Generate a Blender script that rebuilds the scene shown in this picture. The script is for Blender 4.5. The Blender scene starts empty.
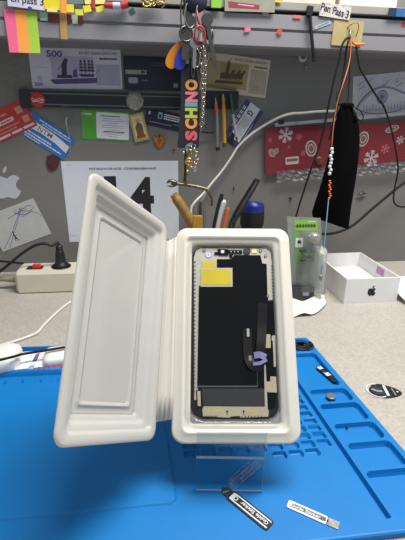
import bpy, bmesh, math, random
import numpy as np
from mathutils import Matrix, Vector
random.seed(7)
PI = math.pi
SC = bpy.context.scene
COL = SC.collection
rad = math.radians

# ------------------------------------------------------------------ camera and place
F = 408.0
CAM = Vector((0, 0, .28))
PITCH, ROLL = rad(20.0), rad(0.9)
FW = Vector((0, math.cos(PITCH), -math.sin(PITCH)))
UP0 = Vector((0, math.sin(PITCH), math.cos(PITCH)))
RT = Vector((1, 0, 0)) * math.cos(ROLL) + UP0 * math.sin(ROLL)
UP = UP0 * math.cos(ROLL) - Vector((1, 0, 0)) * math.sin(ROLL)
cd = bpy.data.cameras.new('camera'); cam = bpy.data.objects.new('camera', cd); COL.objects.link(cam)
cd.sensor_fit = 'VERTICAL'; cd.angle = 2 * math.atan(270 / F); cd.clip_start = .01
cam.matrix_world = Matrix.Translation(CAM) @ Matrix((RT, UP, -FW)).transposed().to_4x4()
SC.camera = cam

YW = rad(7.5)                                   # the bench and the wall stand turned by this much
U = Vector((math.cos(YW), math.sin(YW), 0)); V = Vector((-math.sin(YW), math.cos(YW), 0)); Z = Vector((0, 0, 1))
VW = .785                                       # the back wall's distance
VR = .70                                        # the shelf rail's front
def ray(px, py): return FW + RT * ((px - 202.5) / F) + UP * ((270 - py) / F)
def at_v(px, py, v):
    r = ray(px, py); return CAM + r * (v / r.dot(V))
def on_table(px, py, z=0.0):
    r = ray(px, py); return CAM + r * ((z - CAM.z) / r.z)
def on_plane(px, py, o, n):
    r = ray(px, py); return CAM + r * ((o - CAM).dot(n) / r.dot(n))
def bench(u, v, z): return U * u + V * v + Z * z
BENCH = Matrix((U, V, Z)).transposed().to_4x4()

# ------------------------------------------------------------------ materials
def lin(h):
    h = h.lstrip('#'); c = [int(h[i:i + 2], 16) / 255 for i in (0, 2, 4)]
    return tuple(x / 12.92 if x <= .04045 else ((x + .055) / 1.055) ** 2.4 for x in c) + (1,)
MATS = {}
def mat(name, col, rough=.5, metal=0, vary=.06, scale=60, spec=.5, bump=0, coat=0, emit=None):
    if name in MATS: return MATS[name]
    m = bpy.data.materials.new(name); m.use_nodes = True; nt = m.node_tree; b = nt.nodes['Principled BSDF']
    c = lin(col)
    tc = nt.nodes.new('ShaderNodeTexCoord'); no = nt.nodes.new('ShaderNodeTexNoise'); no.inputs['Scale'].default_value = scale
    no.inputs['Detail'].default_value = 4
    nt.links.new(tc.outputs['Object'], no.inputs['Vector'])
    cr = nt.nodes.new('ShaderNodeValToRGB')
    cr.color_ramp.elements[0].position = .3; cr.color_ramp.elements[1].position = .7
    cr.color_ramp.elements[0].color = tuple(x * (1 - vary) for x in c[:3]) + (1,)
    cr.color_ramp.elements[1].color = tuple(min(1, x * (1 + vary)) for x in c[:3]) + (1,)
    nt.links.new(no.outputs['Fac'], cr.inputs['Fac']); nt.links.new(cr.outputs['Color'], b.inputs['Base Color'])
    b.inputs['Roughness'].default_value = rough; b.inputs['Metallic'].default_value = metal
    b.inputs['Specular IOR Level'].default_value = spec; b.inputs['Coat Weight'].default_value = coat
    if bump:
        bp = nt.nodes.new('ShaderNodeBump'); bp.inputs['Strength'].default_value = bump; bp.inputs['Distance'].default_value = .001
        nt.links.new(no.outputs['Fac'], bp.inputs['Height']); nt.links.new(bp.outputs['Normal'], b.inputs['Normal'])
    if emit:
        b.inputs['Emission Color'].default_value = lin(emit[0]); b.inputs['Emission Strength'].default_value = emit[1]
    MATS[name] = m; return m
def clear(name, tint='#ffffff', rough=.05, milk=0.0, base=.04, grow=.9):
    """thin clear plastic: see-through with a fresnel shine, optionally a little milky"""
    if name in MATS: return MATS[name]
    m = bpy.data.materials.new(name); m.use_nodes = True; nt = m.node_tree; nt.nodes.clear(); N = nt.nodes.new; L = nt.links.new
    out = N('ShaderNodeOutputMaterial'); tr = N('ShaderNodeBsdfTransparent'); tr.inputs['Color'].default_value = lin(tint)
    gl = N('ShaderNodeBsdfGlossy'); gl.inputs['Roughness'].default_value = rough
    fr = N('ShaderNodeLayerWeight'); pw = N('ShaderNodeMath'); pw.operation = 'POWER'; pw.inputs[1].default_value = 4
    L(fr.outputs['Facing'], pw.inputs[0]); ma = N('ShaderNodeMath'); ma.operation = 'MULTIPLY_ADD'; L(pw.outputs[0], ma.inputs[0]); ma.inputs[1].default_value = grow; ma.inputs[2].default_value = base
    mx = N('ShaderNodeMixShader'); L(ma.outputs[0], mx.inputs[0]); L(tr.outputs[0], mx.inputs[1]); L(gl.outputs[0], mx.inputs[2])
    res = mx
    if milk:
        df = N('ShaderNodeBsdfDiffuse'); df.inputs['Color'].default_value = (.85, .85, .83, 1)
        m2 = N('ShaderNodeMixShader'); m2.inputs[0].default_value = milk
        L(mx.outputs[0], m2.inputs[1]); L(df.outputs[0], m2.inputs[2]); res = m2
    L(res.outputs[0], out.inputs['Surface']); MATS[name] = m; return m
def milky(name, col, rough, transl, see):
    """translucent white plastic sheet: glossy, lets light through, a little see-through"""
    m = mat(name, col, rough, vary=.015, scale=25, coat=.35); nt = m.node_tree; N = nt.nodes.new; L = nt.links.new
    b = nt.nodes['Principled BSDF']; out = nt.nodes['Material Output']; b.inputs['Coat Roughness'].default_value = .08
    t = N('ShaderNodeBsdfTranslucent'); t.inputs['Color'].default_value = lin(col)
    a = N('ShaderNodeMixShader'); a.inputs[0].default_value = transl
    tr = N('ShaderNodeBsdfTransparent'); c = N('ShaderNodeMixShader'); c.inputs[0].default_value = see
    L(b.outputs[0], a.inputs[1]); L(t.outputs[0], a.inputs[2]); L(a.outputs[0], c.inputs[1]); L(tr.outputs[0], c.inputs[2])
    L(c.outputs[0], out.inputs['Surface']); return m

M_ = dict(
    black=mat('black_plastic', '#161618', .45), rubber=mat('black_rubber', '#101012', .6), white=mat('white_plastic', '#e4e2dc', .4, vary=.02),
    paper=mat('white_paper', '#dcdcde', .8, vary=.03), ink=mat('black_ink', '#1b1b1f', .7), grey_ink=mat('grey_ink', '#8a8a8e', .8),
    pale_ink=mat('pale_grey_ink', '#b4b4b6', .8), blue_ink=mat('blue_pen_ink', '#4a4c7c', .8), red=mat('red_print', '#b8332c', .55),
    steel=mat('steel', '#b9b6b0', .28, 1), dark_steel=mat('dark_steel', '#6a6865', .35, 1), gold=mat('gold_metal', '#c9a24e', .3, 1),
    silver=mat('silver_foil', '#b4b2ac', .42, .55), orange=mat('orange_plastic', '#e08a24', .4), yellow=mat('yellow_plastic', '#e2b81e', .4),
    navy=mat('navy_plastic', '#1a1e38', .5), blue=mat('blue_plastic', '#2430a4', .4), green=mat('green_plastic', '#2f7a44', .4))

# ------------------------------------------------------------------ mesh builder
TXT = {}
def text_data(s, bold):
    k = (s, bold)
    if k not in TXT:
        cu = bpy.data.curves.new('t', 'FONT'); cu.body = s; cu.size = 1; cu.resolution_u = 3; cu.offset = bold
        cu.dimensions = '2D'; cu.fill_mode = 'FRONT'
        ob = bpy.data.objects.new('t', cu); COL.objects.link(ob)
        dg = bpy.context.evaluated_depsgraph_get(); me = bpy.data.meshes.new_from_object(ob.evaluated_get(dg))
        vs = [v.co.copy() for v in me.vertices]; fs = [tuple(p.vertices) for p in me.polygons]
        bpy.data.objects.remove(ob); bpy.data.curves.remove(cu); bpy.data.meshes.remove(me)
        x0, x1 = min(v.x for v in vs), max(v.x for v in vs); y0, y1 = min(v.y for v in vs), max(v.y for v in vs)
        TXT[k] = ([((v.x - x0) / (x1 - x0) - .5, (v.y - y0) / (y1 - y0) - .5) for v in vs], fs)
    return TXT[k]
def rrect(w, h, r, n=5, cx=0, cy=0):
    r = min(r, w / 2 - 1e-6, h / 2 - 1e-6); p = []
    for k, (sx, sy) in enumerate(((1, 1), (-1, 1), (-1, -1), (1, -1))):
        for i in range(n + 1):
            a = PI / 2 * (k + i / n); p.append((cx + sx * (w / 2 - r) + r * math.cos(a), cy + sy * (h / 2 - r) + r * math.sin(a)))
    return p
def circle(r, n=20, cx=0, cy=0, ry=None):
    return [(cx + r * math.cos(2 * PI * i / n), cy + (ry or r) * math.sin(2 * PI * i / n)) for i in range(n)]
def smooth_path(P, n=5):
    P = [Vector(p) for p in P]
    if len(P) < 3: return P
    Q = [P[0] * 2 - P[1]] + P + [P[-1] * 2 - P[-2]]; out = []
    for i in range(1, len(Q) - 2):
        a, b, c, d = Q[i - 1:i + 3]
        for k in range(n):
            t = k / n
            out.append(.5 * (2 * b + (c - a) * t + (2 * a - 5 * b + 4 * c - d) * t * t + (3 * b - a - 3 * c + d) * t ** 3))
    return out + [P[-1]]
class MB:
    def __init__(s): s.v, s.f, s.m, s.sm, s.mats = [], [], [], [], []
    def mi(s, m):
        if m not in s.mats: s.mats.append(m)
        return s.mats.index(m)
    def add(s, vs, fs, m, M=None, smooth=False):
        b = len(s.v); s.v += [tuple((M @ Vector(v)) if M else v) for v in vs]
        k = s.mi(m)
        for f in fs: s.f.append(tuple(b + i for i in f)); s.m.append(k); s.sm.append(smooth)
        return s
    def box(s, c, d, m, M=None):
        x, y, z = (q / 2 for q in d); vs = [(c[0] + i * x, c[1] + j * y, c[2] + k * z) for i in (-1, 1) for j in (-1, 1) for k in (-1, 1)]
        return s.add(vs, [(0, 1, 3, 2), (4, 6, 7, 5), (0, 4, 5, 1), (2, 3, 7, 6), (0, 2, 6, 4), (1, 5, 7, 3)], m, M)
    def prism(s, poly, z0, z1, m, M=None, m_side=None):
        n = len(poly); vs = [(x, y, z0) for x, y in poly] + [(x, y, z1) for x, y in poly]
        s.add(vs, [tuple(range(n))[::-1], tuple(range(n, 2 * n))], m, M)
        return s.add(vs, [(i, (i + 1) % n, n + (i + 1) % n, n + i) for i in range(n)], m_side or m, M)
    def flat(s, poly, z, m, M=None): return s.add([(x, y, z) for x, y in poly], [tuple(range(len(poly)))], m, M)
    def rect(s, x0, y0, x1, y1, z, m, M=None): return s.flat([(x0, y0), (x1, y0), (x1, y1), (x0, y1)], z, m, M)
    def loft(s, rings, m, cap0=False, cap1=False, M=None, smooth=False, closed=True):
        n = len(rings[0]); vs = [p for r in rings for p in r]; fs = []
        for k in range(len(rings) - 1):
            for i in range(n if closed else n - 1): j = (i + 1) % n; fs.append((k * n + i, k * n + j, (k + 1) * n + j, (k + 1) * n + i))
        s.add(vs, fs, m, M, smooth)
        if cap0: s.add(rings[0], [tuple(range(n))[::-1]], m, M)
        if cap1: s.add(rings[-1], [tuple(range(n))], m, M)
        return s
    def lathe(s, prof, m, M=None, n=20, smooth=True):
        rings = [[(r * math.cos(2 * PI * i / n), r * math.sin(2 * PI * i / n), z) for i in range(n)] for r, z in prof]
        return s.loft(rings, m, True, True, M, smooth)
    def tube(s, pts, r, m, n=8, smooth_n=5, M=None, closed=False, flat=1.0, cap=True):
        P = smooth_path(pts, smooth_n) if smooth_n else [Vector(p) for p in pts]
        k = len(P); rings = []; ref = None
        for i, p in enumerate(P):
            if closed: t = P[(i + 1) % k] - P[i - 1]
            else: t = P[min(i + 1, k - 1)] - P[max(i - 1, 0)]
            t = t.normalized() if t.length > 1e-9 else Vector((0, 0, 1))
            if ref is None: ref = t.orthogonal().normalized() if abs(t.z) > .9 else t.cross(Vector((0, 0, 1))).normalized()
            a = (ref - t * ref.dot(t)).normalized(); ref = a; b = t.cross(a)
            q = r[int(i / max(1, k - 1) * (len(r) - 1) + .5)] if isinstance(r, (list, tuple)) else r
            rings.append([tuple(p + a * (q * math.cos(2 * PI * j / n)) + b * (q * flat * math.sin(2 * PI * j / n))) for j in range(n)])
        if closed: rings.append(rings[0])
        return s.loft(rings, m, cap and not closed, cap and not closed, M, True)
    def torus(s, c, R, r, m, M=None, ry=None, n=20, k=6):
        return s.tube([Vector((c[0] + R * math.cos(2 * PI * i / n), c[1] + (ry or R) * math.sin(2 * PI * i / n), c[2])) for i in range(n)], r, m, k, 0, M, True)
    def ball(s, c, r, m, M=None, sc=(1, 1, 1), n=14):
        T = Matrix.Translation(c) @ Matrix.Diagonal((*sc, 1)); T = M @ T if M else T
        return s.lathe([(r * math.sin(PI * i / 8) + 1e-5, -r * math.cos(PI * i / 8)) for i in range(9)], m, T, n)
    def text(s, t, cx, cy, w, h, z, m, rot=0, bold=0, M=None):
        vs, fs = text_data(t, bold); c, q = math.cos(rot), math.sin(rot)
        return s.add([(cx + x * w * c - y * h * q, cy + x * w * q + y * h * c, z) for x, y in vs], fs, m, M)
    def stroke(s, pts, w, z, m, M=None, sn=4):
        P = smooth_path([(x, y, 0) for x, y in pts], sn) if sn else [Vector((x, y, 0)) for x, y in pts]
        a, b = [], []
        for i, p in enumerate(P):
            t = P[min(i + 1, len(P) - 1)] - P[max(i - 1, 0)]; t = t.normalized() if t.length > 0 else Vector((1, 0, 0))
            nn = Vector((-t.y, t.x, 0)) * w / 2; a.append((p.x + nn.x, p.y + nn.y, z)); b.append((p.x - nn.x, p.y - nn.y, z))
        return s.loft([b, a], m, M=M, closed=False)
    def build(s, name, parent=None, at=None, world=None, mw=None, bevel=0, solid=0, sub=0):
        """world: vertices are given in world space; at / mw: where the object's own frame stands"""
        if mw is None: mw = Matrix.Translation(at) if at is not None else Matrix.Identity(4)
        vs = [Vector(v) for v in s.v]
        if world:
            if parent is not None: inv = parent.matrix_world.inverted()
            else:
                if at is None:
                    lo = [min(v[i] for v in vs) for i in range(3)]; hi = [max(v[i] for v in vs) for i in range(3)]
                    mw = Matrix.Translation(((lo[0] + hi[0]) / 2, (lo[1] + hi[1]) / 2, lo[2]))
                inv = mw.inverted()
            vs = [inv @ v for v in vs]
        me = bpy.data.meshes.new(name); me.from_pydata(vs, [], s.f)
        for m in s.mats: me.materials.append(m)
        me.polygons.foreach_set('material_index', s.m); me.polygons.foreach_set('use_smooth', s.sm); me.update()
        o = bpy.data.objects.new(name, me); COL.objects.link(o)
        if parent is not None:
            o.parent = parent
            o.matrix_world = parent.matrix_world if world else parent.matrix_world @ mw
            o.matrix_parent_inverse = Matrix.Identity(4)
            o.matrix_basis = Matrix.Identity(4) if world else mw
        else: o.matrix_world = mw
        if solid: md = o.modifiers.new('s', 'SOLIDIFY'); md.thickness = solid; md.offset = 0
        if bevel: md = o.modifiers.new('b', 'BEVEL'); md.width = bevel; md.segments = 2; md.limit_method = 'ANGLE'
        if sub: md = o.modifiers.new('d', 'SUBSURF'); md.levels = sub; md.render_levels = sub
        bpy.context.view_layer.update(); return o
def tag(o, label, cat, group=None):
    o['label'] = label; o['category'] = cat
    if group: o['group'] = group
    return o
def thing(name, label, cat, mw, group=None):
    o = bpy.data.objects.new(name, None); COL.objects.link(o); o.empty_display_size = .01
    o.matrix_world = mw if isinstance(mw, Matrix) else Matrix.Translation(mw)
    bpy.context.view_layer.update(); return tag(o, label, cat, group)
def struct(o): o['kind'] = 'structure'; return o
def frame_of(pts, n):
    """matrix and size of the rectangle that best follows four corner points TL TR BR BL on a plane of normal n"""
    c = sum(pts, Vector()) / 4; x = ((pts[1] - pts[0]) + (pts[2] - pts[3])); y0 = ((pts[0] - pts[3]) + (pts[1] - pts[2]))
    w, h = x.length / 2, y0.length / 2; x.normalize(); x = (x - n * x.dot(n)).normalized(); y = n.cross(x)
    return Matrix.Translation(c) @ Matrix((x, y, n)).transposed().to_4x4(), w, h
def wall_frame(q, off=.0005, v=VW): return frame_of([at_v(*p, v - off) for p in q], -V)
def desk_frame(q, z=0.0): return frame_of([on_table(*p, z) for p in q], Z)

# ------------------------------------------------------------------ setting
def wall_mat():
    m = mat('wall_panel', '#74726e', .62, vary=.035, scale=14, bump=.05); return m
mb = MB(); mb.box((0, VW + .02, .35), (3.6, .04, 2.2), wall_mat()); struct(mb.build('wall_back', mw=BENCH))
mb = MB(); mb.box((0, -.3, -.77), (3.6, 2.3, .04), mat('floor_vinyl', '#8d877e', .5, scale=8)); struct(mb.build('floor', mw=BENCH))
def desk_mat():
    m = mat('desk_laminate', '#aca8a1', .42, vary=.03, scale=9); nt = m.node_tree; b = nt.nodes['Principled BSDF']
    N = nt.nodes.new; L = nt.links.new; tc = nt.nodes['Texture Coordinate']
    n2 = N('ShaderNodeTexNoise'); n2.inputs['Scale'].default_value = 330; n2.inputs['Detail'].default_value = 3
    L(tc.outputs['Object'], n2.inputs['Vector']); r = N('ShaderNodeValToRGB')
    r.color_ramp.elements[0].position = .36; r.color_ramp.elements[1].position = .64
    r.color_ramp.elements[0].color = (.72, .71, .69, 1); r.color_ramp.elements[1].color = (1.12, 1.1, 1.06, 1)
    L(n2.outputs['Fac'], r.inputs['Fac']); x = N('ShaderNodeMix'); x.data_type = 'RGBA'; x.blend_type = 'MULTIPLY'; x.inputs['Factor'].default_value = .5
    src = b.inputs['Base Color'].links[0].from_socket
    L(src, x.inputs['A']); L(r.outputs['Color'], x.inputs['B']); L(x.outputs['Result'], b.inputs['Base Color']); return m
DM = desk_mat()
wb = thing('workbench', 'speckled beige laminate workbench under the blue mat against the grey wall', 'workbench', BENCH @ Matrix.Translation((0, .4, -.75)))
mb = MB(); mb.box((0, 0, .735), (2.4, .769, .03), DM); mb.build('tabletop', wb, bevel=.001)
for x in (-1.1, 1.1):
    for y in (-.33, .33):
        mb = MB(); mb.box((x, y, .36), (.06, .06, .72), mat('grey_powder_coat', '#6d6d6f', .5)); mb.build('leg', wb)

# shelf above
SH = thing('wall_shelf', 'long grey shelf with a grooved metal front rail above the notes', 'shelf', BENCH @ Matrix.Translation((.1, VW, .39)))
RAILM = mat('brushed_rail', '#8c8b8e', .45, .25, vary=.03, scale=20)
SLEN = 1.9; yf = -(VW - VR)
def rail_prof():
    # front profile, (y forward negative, z up)
    return [(yf + .004, 0), (yf, .002), (yf, .0215), (yf + .0022, .023), (yf + .0022, .0245), (yf - .0012, .026), (yf - .0012, .0445), (yf + .003, .047), (yf + .012, .047), (yf + .012, 0)]
mb = MB(); pr = rail_prof()
mb.loft([[(-SLEN / 2, y, z) for y, z in pr], [(SLEN / 2, y, z) for y, z in pr]], RAILM, True, True); mb.build('front_rail', SH)
mb = MB(); mb.box((0, (yf + .012) / 2 - .0005, .008), (SLEN, -yf - .012, .014), mat('shelf_board', '#77757a', .6)); mb.build('board', SH)
mb = MB(); mb.box((0, (yf + .01) / 2, .049), (SLEN, -yf - .012, .004), M_['black']); mb.build('gap_strip', SH)
mb = MB(); mb.box((0, (yf - .003) / 2, .0566), (SLEN, -yf + .003, .0112), mat('ledge_panel', '#8f8c84', .55)); mb.build('upper_ledge', SH, bevel=.0008)
# ------------------------------------------------------------------ repair mat
MYW = rad(7.5); MZ = .006
MC = on_table(307, 337, MZ); MC.z = 0
MSH = Matrix(((1, -.064 * -1, 0, 0), (0, 1, 0, 0), (0, 0, 1, 0), (0, 0, 0, 1)))
MATF = Matrix.Translation(MC) @ BENCH
def mat_pt(a, b, z=MZ):                          # a to the left of the right edge, b to the front of the back edge (metres)
    return MATF @ Vector((-(a - .064 * b), -b, z))
def mat_uv(px, py, z=MZ):
    p = MATF.inverted() @ on_table(px, py, z); b = -p.y; return -p.x + .064 * b, b
AW, BW = .452, .279
def build_mat():
    st = .0011; na, nb = int(AW / st) + 1, int(BW / st) + 1
    A, B = np.meshgrid(np.linspace(0, AW, na), np.linspace(0, BW, nb))
    H = np.zeros_like(A)
    def box_sd(a0, a1, b0, b1, r):
        qx = np.abs(A - (a0 + a1) / 2) - (a1 - a0) / 2 + r; qy = np.abs(B - (b0 + b1) / 2) - (b1 - b0) / 2 + r
        return np.minimum(np.maximum(qx, qy), 0) + np.hypot(np.maximum(qx, 0), np.maximum(qy, 0)) - r
    def pocket(a0, a1, b0, b1, d, r=.004, s=.0007):
        nonlocal H
        sd = box_sd(a0, a1, b0, b1, r); H = np.minimum(H, -d * np.clip(.5 - sd / s, 0, 1))
    pocket(.0085, .047, .040, .107, .0055)
    for b0, b1 in ((.1145, .1335), (.1385, .163), (.1685, .189), (.194, .221)): pocket(.0075, .048, b0, b1, .0055)
    pocket(.0075, .049, .226, .2745, .0055)
    pocket(.004, .036, .006, .034, .0042, .009)                              # the round ended corner pocket
    pocket(.0535, .0575, .046, .2675, .0048, .0018)                          # long groove
    for i in range(9):                                                       # small cells
        for j in range(11):
            a, b = .062 + .0152 * i, .098 + .0098 * j
            if j > 9 and (i == 0 or i > 3): continue
            pocket(a, a + .0115, b, b + .0068, .0034, .0012)
    pocket(.160, AW - .006, .004, .048, .0050, .004)                         # back channel
    pocket(.205, AW - .006, .0530, .0725, .0055, .003)
    # toothed front rim of the second channel
    for k in range(13):
        a = .205 + k * .0192; sd = box_sd(a, a + .004, .063, .078, .001); H = np.where(sd < 0, np.maximum(H, -.0012), H)
    # raised working plate at the front left
    sd = box_sd(.2085, AW + .02, .093, .2372, .004); H = H + .0016 * np.clip(.5 - sd / .0011, 0, 1)
    X = -(A - .064 * B); Y = -B + .0367 * A * np.clip(1 - B / .12, 0, 1); n = na * nb
    edge = np.minimum(np.minimum(A, AW - A), np.minimum(B, BW - B)); H = H - .0012 * np.clip(1 - edge / .0022, 0, 1) ** 2
    top = np.stack([X, Y, MZ + H], -1).reshape(-1, 3)
    idx = np.arange(n).reshape(nb, na)
    q = np.stack([idx[:-1, :-1], idx[1:, :-1], idx[1:, 1:], idx[:-1, 1:]], -1).reshape(-1, 4)
    ring = np.concatenate([idx[0, :], idx[1:, -1], idx[-1, -2::-1], idx[-2:0:-1, 0]])
    bot = top[ring].copy(); bot[:, 2] = .0002; m = len(ring); bi = np.arange(m) + n
    side = np.stack([ring, np.roll(ring, -1), np.roll(bi, -1), bi], -1)
    vs = np.concatenate([top, bot]); faces = [tuple(f) for f in q.tolist()] + [tuple(f) for f in side.tolist()] + [tuple(bi.tolist())]
    me = bpy.data.meshes.new('repair_mat'); me.from_pydata(vs.tolist(), [], faces)
    sm = np.zeros(len(faces), bool); me.polygons.foreach_set('use_smooth', sm)
    m_ = mat('blue_silicone', '#0470b6', .5, vary=.035, scale=22, spec=.35); me.materials.append(m_)
    # fix face direction
    bm = bmesh.new(); bm.from_mesh(me); bmesh.ops.recalc_face_normals(bm, faces=bm.faces); bm.to_mesh(me); bm.free()
    o = bpy.data.objects.new('repair_mat', me); COL.objects.link(o); o.matrix_world = MATF
    tag(o, 'large blue silicone repair mat with parts pockets covering the bench', 'mat'); bpy.context.view_layer.update()
build_mat()

# ------------------------------------------------------------------ the plastic case and the display in it
yaw, lean, tw = rad(.4247), rad(36.723), rad(.4653)
u0 = Vector((math.cos(yaw), math.sin(yaw), 0)); n0 = Vector((math.sin(yaw), -math.cos(yaw), 0))
v0 = Z * math.cos(lean) - n0 * math.sin(lean); PN = u0.cross(v0)
PU = u0 * math.cos(tw) + v0 * math.sin(tw); PV = v0 * math.cos(tw) - u0 * math.sin(tw)
PO = Vector((.02758774, .26287036, .05925834))
PHM = Matrix.Translation(PO) @ Matrix((PU, PV, PN)).transposed().to_4x4()
def ph(px, py, z=0):
    q = PHM.inverted() @ on_plane(px, py, PO + PN * z, PN); return (q.x, q.y)
def phs(l): return [ph(*p) for p in l]
CASEM = milky('milky_case_plastic', '#f2eee4', .3, .40, .03)
LIDM = milky('milky_lid_plastic', '#eeece5', .2, .60, .06)
CS = thing('plastic_case', 'open milky plastic clamshell case holding a phone display on the acrylic stand', 'case', PHM)
def rings(w, h, spec, cx, cy, r0):
    out = []
    for ins, z in spec: out.append([(x, y, z) for x, y in rrect(w - 2 * ins, h - 2 * ins, max(r0 - ins * .55, .003), 8, cx, cy)])
    return out
bw, bh = .1004, .1785
spec = [(.0008, .0018), (0, .0022), (.0004, .0038), (.0016, .0042), (.0066, .0042), (.0074, .0049), (.0084, .0049), (.0094, .0032), (.0104, .0026), (.0130, .0024), (.0138, .0016), (.0140, .0004), (.0141, -.0074)]
mb = MB(); mb.loft(rings(bw, bh, spec, .0005, .0716, .010), CASEM, False, True, smooth=True); mb.build('base_tray', CS, solid=.0006)
# clear liner lip round the display
mb = MB(); mb.loft(rings(.0755, .1500, [(-.0040, .0034), (-.001, .0036), (.0006, .0036), (.0012, .0022)], 0, .0725, .0130), clear('clear_liner', '#f4f5f4', .08, .12), smooth=True); mb.build('liner', CS)
hu, hn, la, sk = -.06199256, .00579875, 1.08256648, .04841965
LW, lv0 = .10126, -.0139
dd = -PU * math.cos(la) + PN * math.sin(la)
d2 = dd * math.cos(sk) + PV * math.sin(sk); lv = PV * math.cos(sk) - dd * math.sin(sk)
LO = PO + PU * hu + PN * hn
LIDW = Matrix.Translation(LO) @ Matrix((-d2, lv, (-d2).cross(lv))).transposed().to_4x4()
LIDL = PHM.inverted() @ LIDW
lspec = [(.0006, -.0016), (0, -.0010), (.0005, .0004), (.0014, .0006), (.0062, .0006), (.0069, 0), (.0078, -.0022), (.0086, -.0026), (.0116, -.0029), (.0123, -.0035), (.0136, -.0062), (.0143, -.0066), (.0166, -.0070), (.0180, -.0088), (.0190, -.0092), (.0228, -.0092), (.0234, -.0083), (.0240, -.0083), (.0247, -.0094), (.026, -.0095)]
lr = rings(LW, .1800, lspec, -LW / 2, lv0 + .0892, .0085)
mb = MB(); mb.loft(lr[:-6], LIDM, smooth=True)
lid = mb.build('lid', CS, mw=LIDL, solid=.0006)
PANM = milky('clear_lid_panel', '#d6d4ce', .08, .35, .12)
mb = MB(); mb.loft(lr[-7:], PANM, False, True, smooth=True); mb.build('inner_panel', lid, solid=.0005)
# hinge web between lid and tray
a0, a1 = lv0 + .012, lv0 + .164
hp = lambda y, t: LIDL @ Vector((-.0004, y, .0006)) * (1 - t) + Vector((-.0492, y + .002, .0042)) * t
mb = MB(); prof = [(0, 0), (.2, -.0012), (.32, .0008), (.45, -.0016), (.6, -.0002), (.75, -.0014), (.86, .0003), (1, -.0002)]
rr = []
for y in (a0, a0 + .02, a1 - .02, a1): rr.append([tuple(hp(y, t) + Vector((0, 0, dz))) for t, dz in prof])
mb.loft(rr, CASEM, closed=False, smooth=True); mb.build('hinge', CS, solid=.0006)

# phone display assembly
DSP = thing('phone_display', 'phone display assembly lying back side out in the milky case', 'phone display', PHM)
BLK = mat('display_black', '#050507', .2, vary=.1, spec=.35); SIL = mat('display_silver', '#b9b5ab', .38, .45, vary=.05, scale=180)
BEI = mat('bracket_beige', '#b7b096', .4, .4, vary=.05, scale=200); DGR = mat('dark_foam', '#25262c', .6)
mb = MB(); mb.loft(rings(.0705, .145, [(.0006, -.0064), (0, -.0058), (0, -.0012), (.0004, -.0006), (.0016, -.0004), (.0017, -.0012)], 0, .0725, .0105), M_['black'], True, True, smooth=False); mb.build('bezel', DSP)
mb = MB(); mb.prism(rrect(.0668, .1413, .009, 6, 0, .0725), -.0012, -.0007, M_['black'])
# silver sheet: left strip, top area, right strip
L = phs([(195, 392), (192.6, 262), (194, 252), (198, 248.4), (268, 249.2), (271.2, 254), (273.5, 300), (270.5, 300.5), (269.5, 264), (262, 263), (200.5, 286), (199, 392)])
mb.prism(phs([(194.2, 400), (193.8, 258), (196, 250.5), (200, 248.2), (266, 248.6), (270.6, 252.5), (272, 262), (273.3, 300), (268.3, 300), (267, 290), (236, 288), (199.5, 288), (197.6, 400)]), -.0007, -.0004, SIL)
for i in range(34):                                                        # row of little tabs down the left edge
    x, y = ph(194.9 - i * .02, 262 + i * 3.9); mb.box((x, y, -.0002), (.0011, .0011, .0004), M_['dark_steel'])
for i in range(11):
    x, y = ph(272.0 + i * .12, 266 + i * 3.3); mb.box((x, y, -.0002), (.0012, .0013, .0004), M_['dark_steel'])
mb.build('backplate', DSP)
mb = MB(); mb.prism(phs([(197.3, 386.5), (199, 285.6), (232.4, 285.6), (232.4, 267.6), (217, 267.6), (217, 259.2), (231.5, 259.2), (234, 255.2), (260.5, 255.2), (262.2, 263.4), (266.6, 264), (267.8, 306), (258, 330), (257, 387)]), -.0004, .0002, BLK)
mb.prism(phs([(256, 387), (256.5, 330), (266, 302), (273.4, 301), (276.8, 395), (274.8, 408), (265, 409), (264.6, 387)]), -.0004, .0000, BLK); mb.build('shield', DSP)
mb = MB(); mb.prism(phs([(196.8, 386.6), (197.2, 385.6), (257, 385.6), (257, 332), (257.5, 332), (257.7, 387.2), (196.8, 387.2)]), .0002, .0003, mat('shield_edge', '#4a4b50', .4)); mb.build('edge_line', DSP)
mb = MB(); mb.prism(phs([(201.5, 388.5), (264, 388.6), (266.5, 407), (203.5, 406.6)]), -.0004, .0003, DGR); mb.build('foam_pad', DSP)
YEL = mat('yellow_sticker', '#b9a916', .5)
mb = MB(); mb.prism(phs([(202.2, 261.2), (215.6, 261.3), (215.6, 268.2), (202.0, 268)]), -.0004, .0003, YEL); mb.build('sticker', DSP)['label'] = 'small yellow sticker'
mb = MB(); mb.prism(phs([(201, 268), (232.4, 268), (232.6, 286.8), (200.6, 286.8)]), -.0004, .0003, SIL)
mb.prism(phs([(202, 269.2), (230.8, 269.4), (230.8, 284.8), (201.6, 284.6)]), .0003, .0005, YEL); mb.build('sticker', DSP)['label'] = 'large yellow sticker in a silver border'
c = ph(208.5, 254.6); mb = MB(); mb.prism(circle(.0030, 20, *c), -.0004, -.0001, mat('logo_sticker', '#cfcfe0', .5))
mb.loft([[(c[0] + r * math.cos(t * PI / 10), c[1] + r * math.sin(t * PI / 10), .00002) for t in range(20)] for r in (.0029, .0023)], mat('violet_print', '#8d8cc8', .5))
mb.flat([(c[0] - .0012, c[1]), (c[0] + .0009, c[1] - .0011), (c[0] + .0004, c[1] + .0013)], .0001, mat('violet_print', '#8d8cc8', .5)); mb.build('round_sticker', DSP)['label'] = 'round pale sticker with violet print'
mb = MB()
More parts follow.
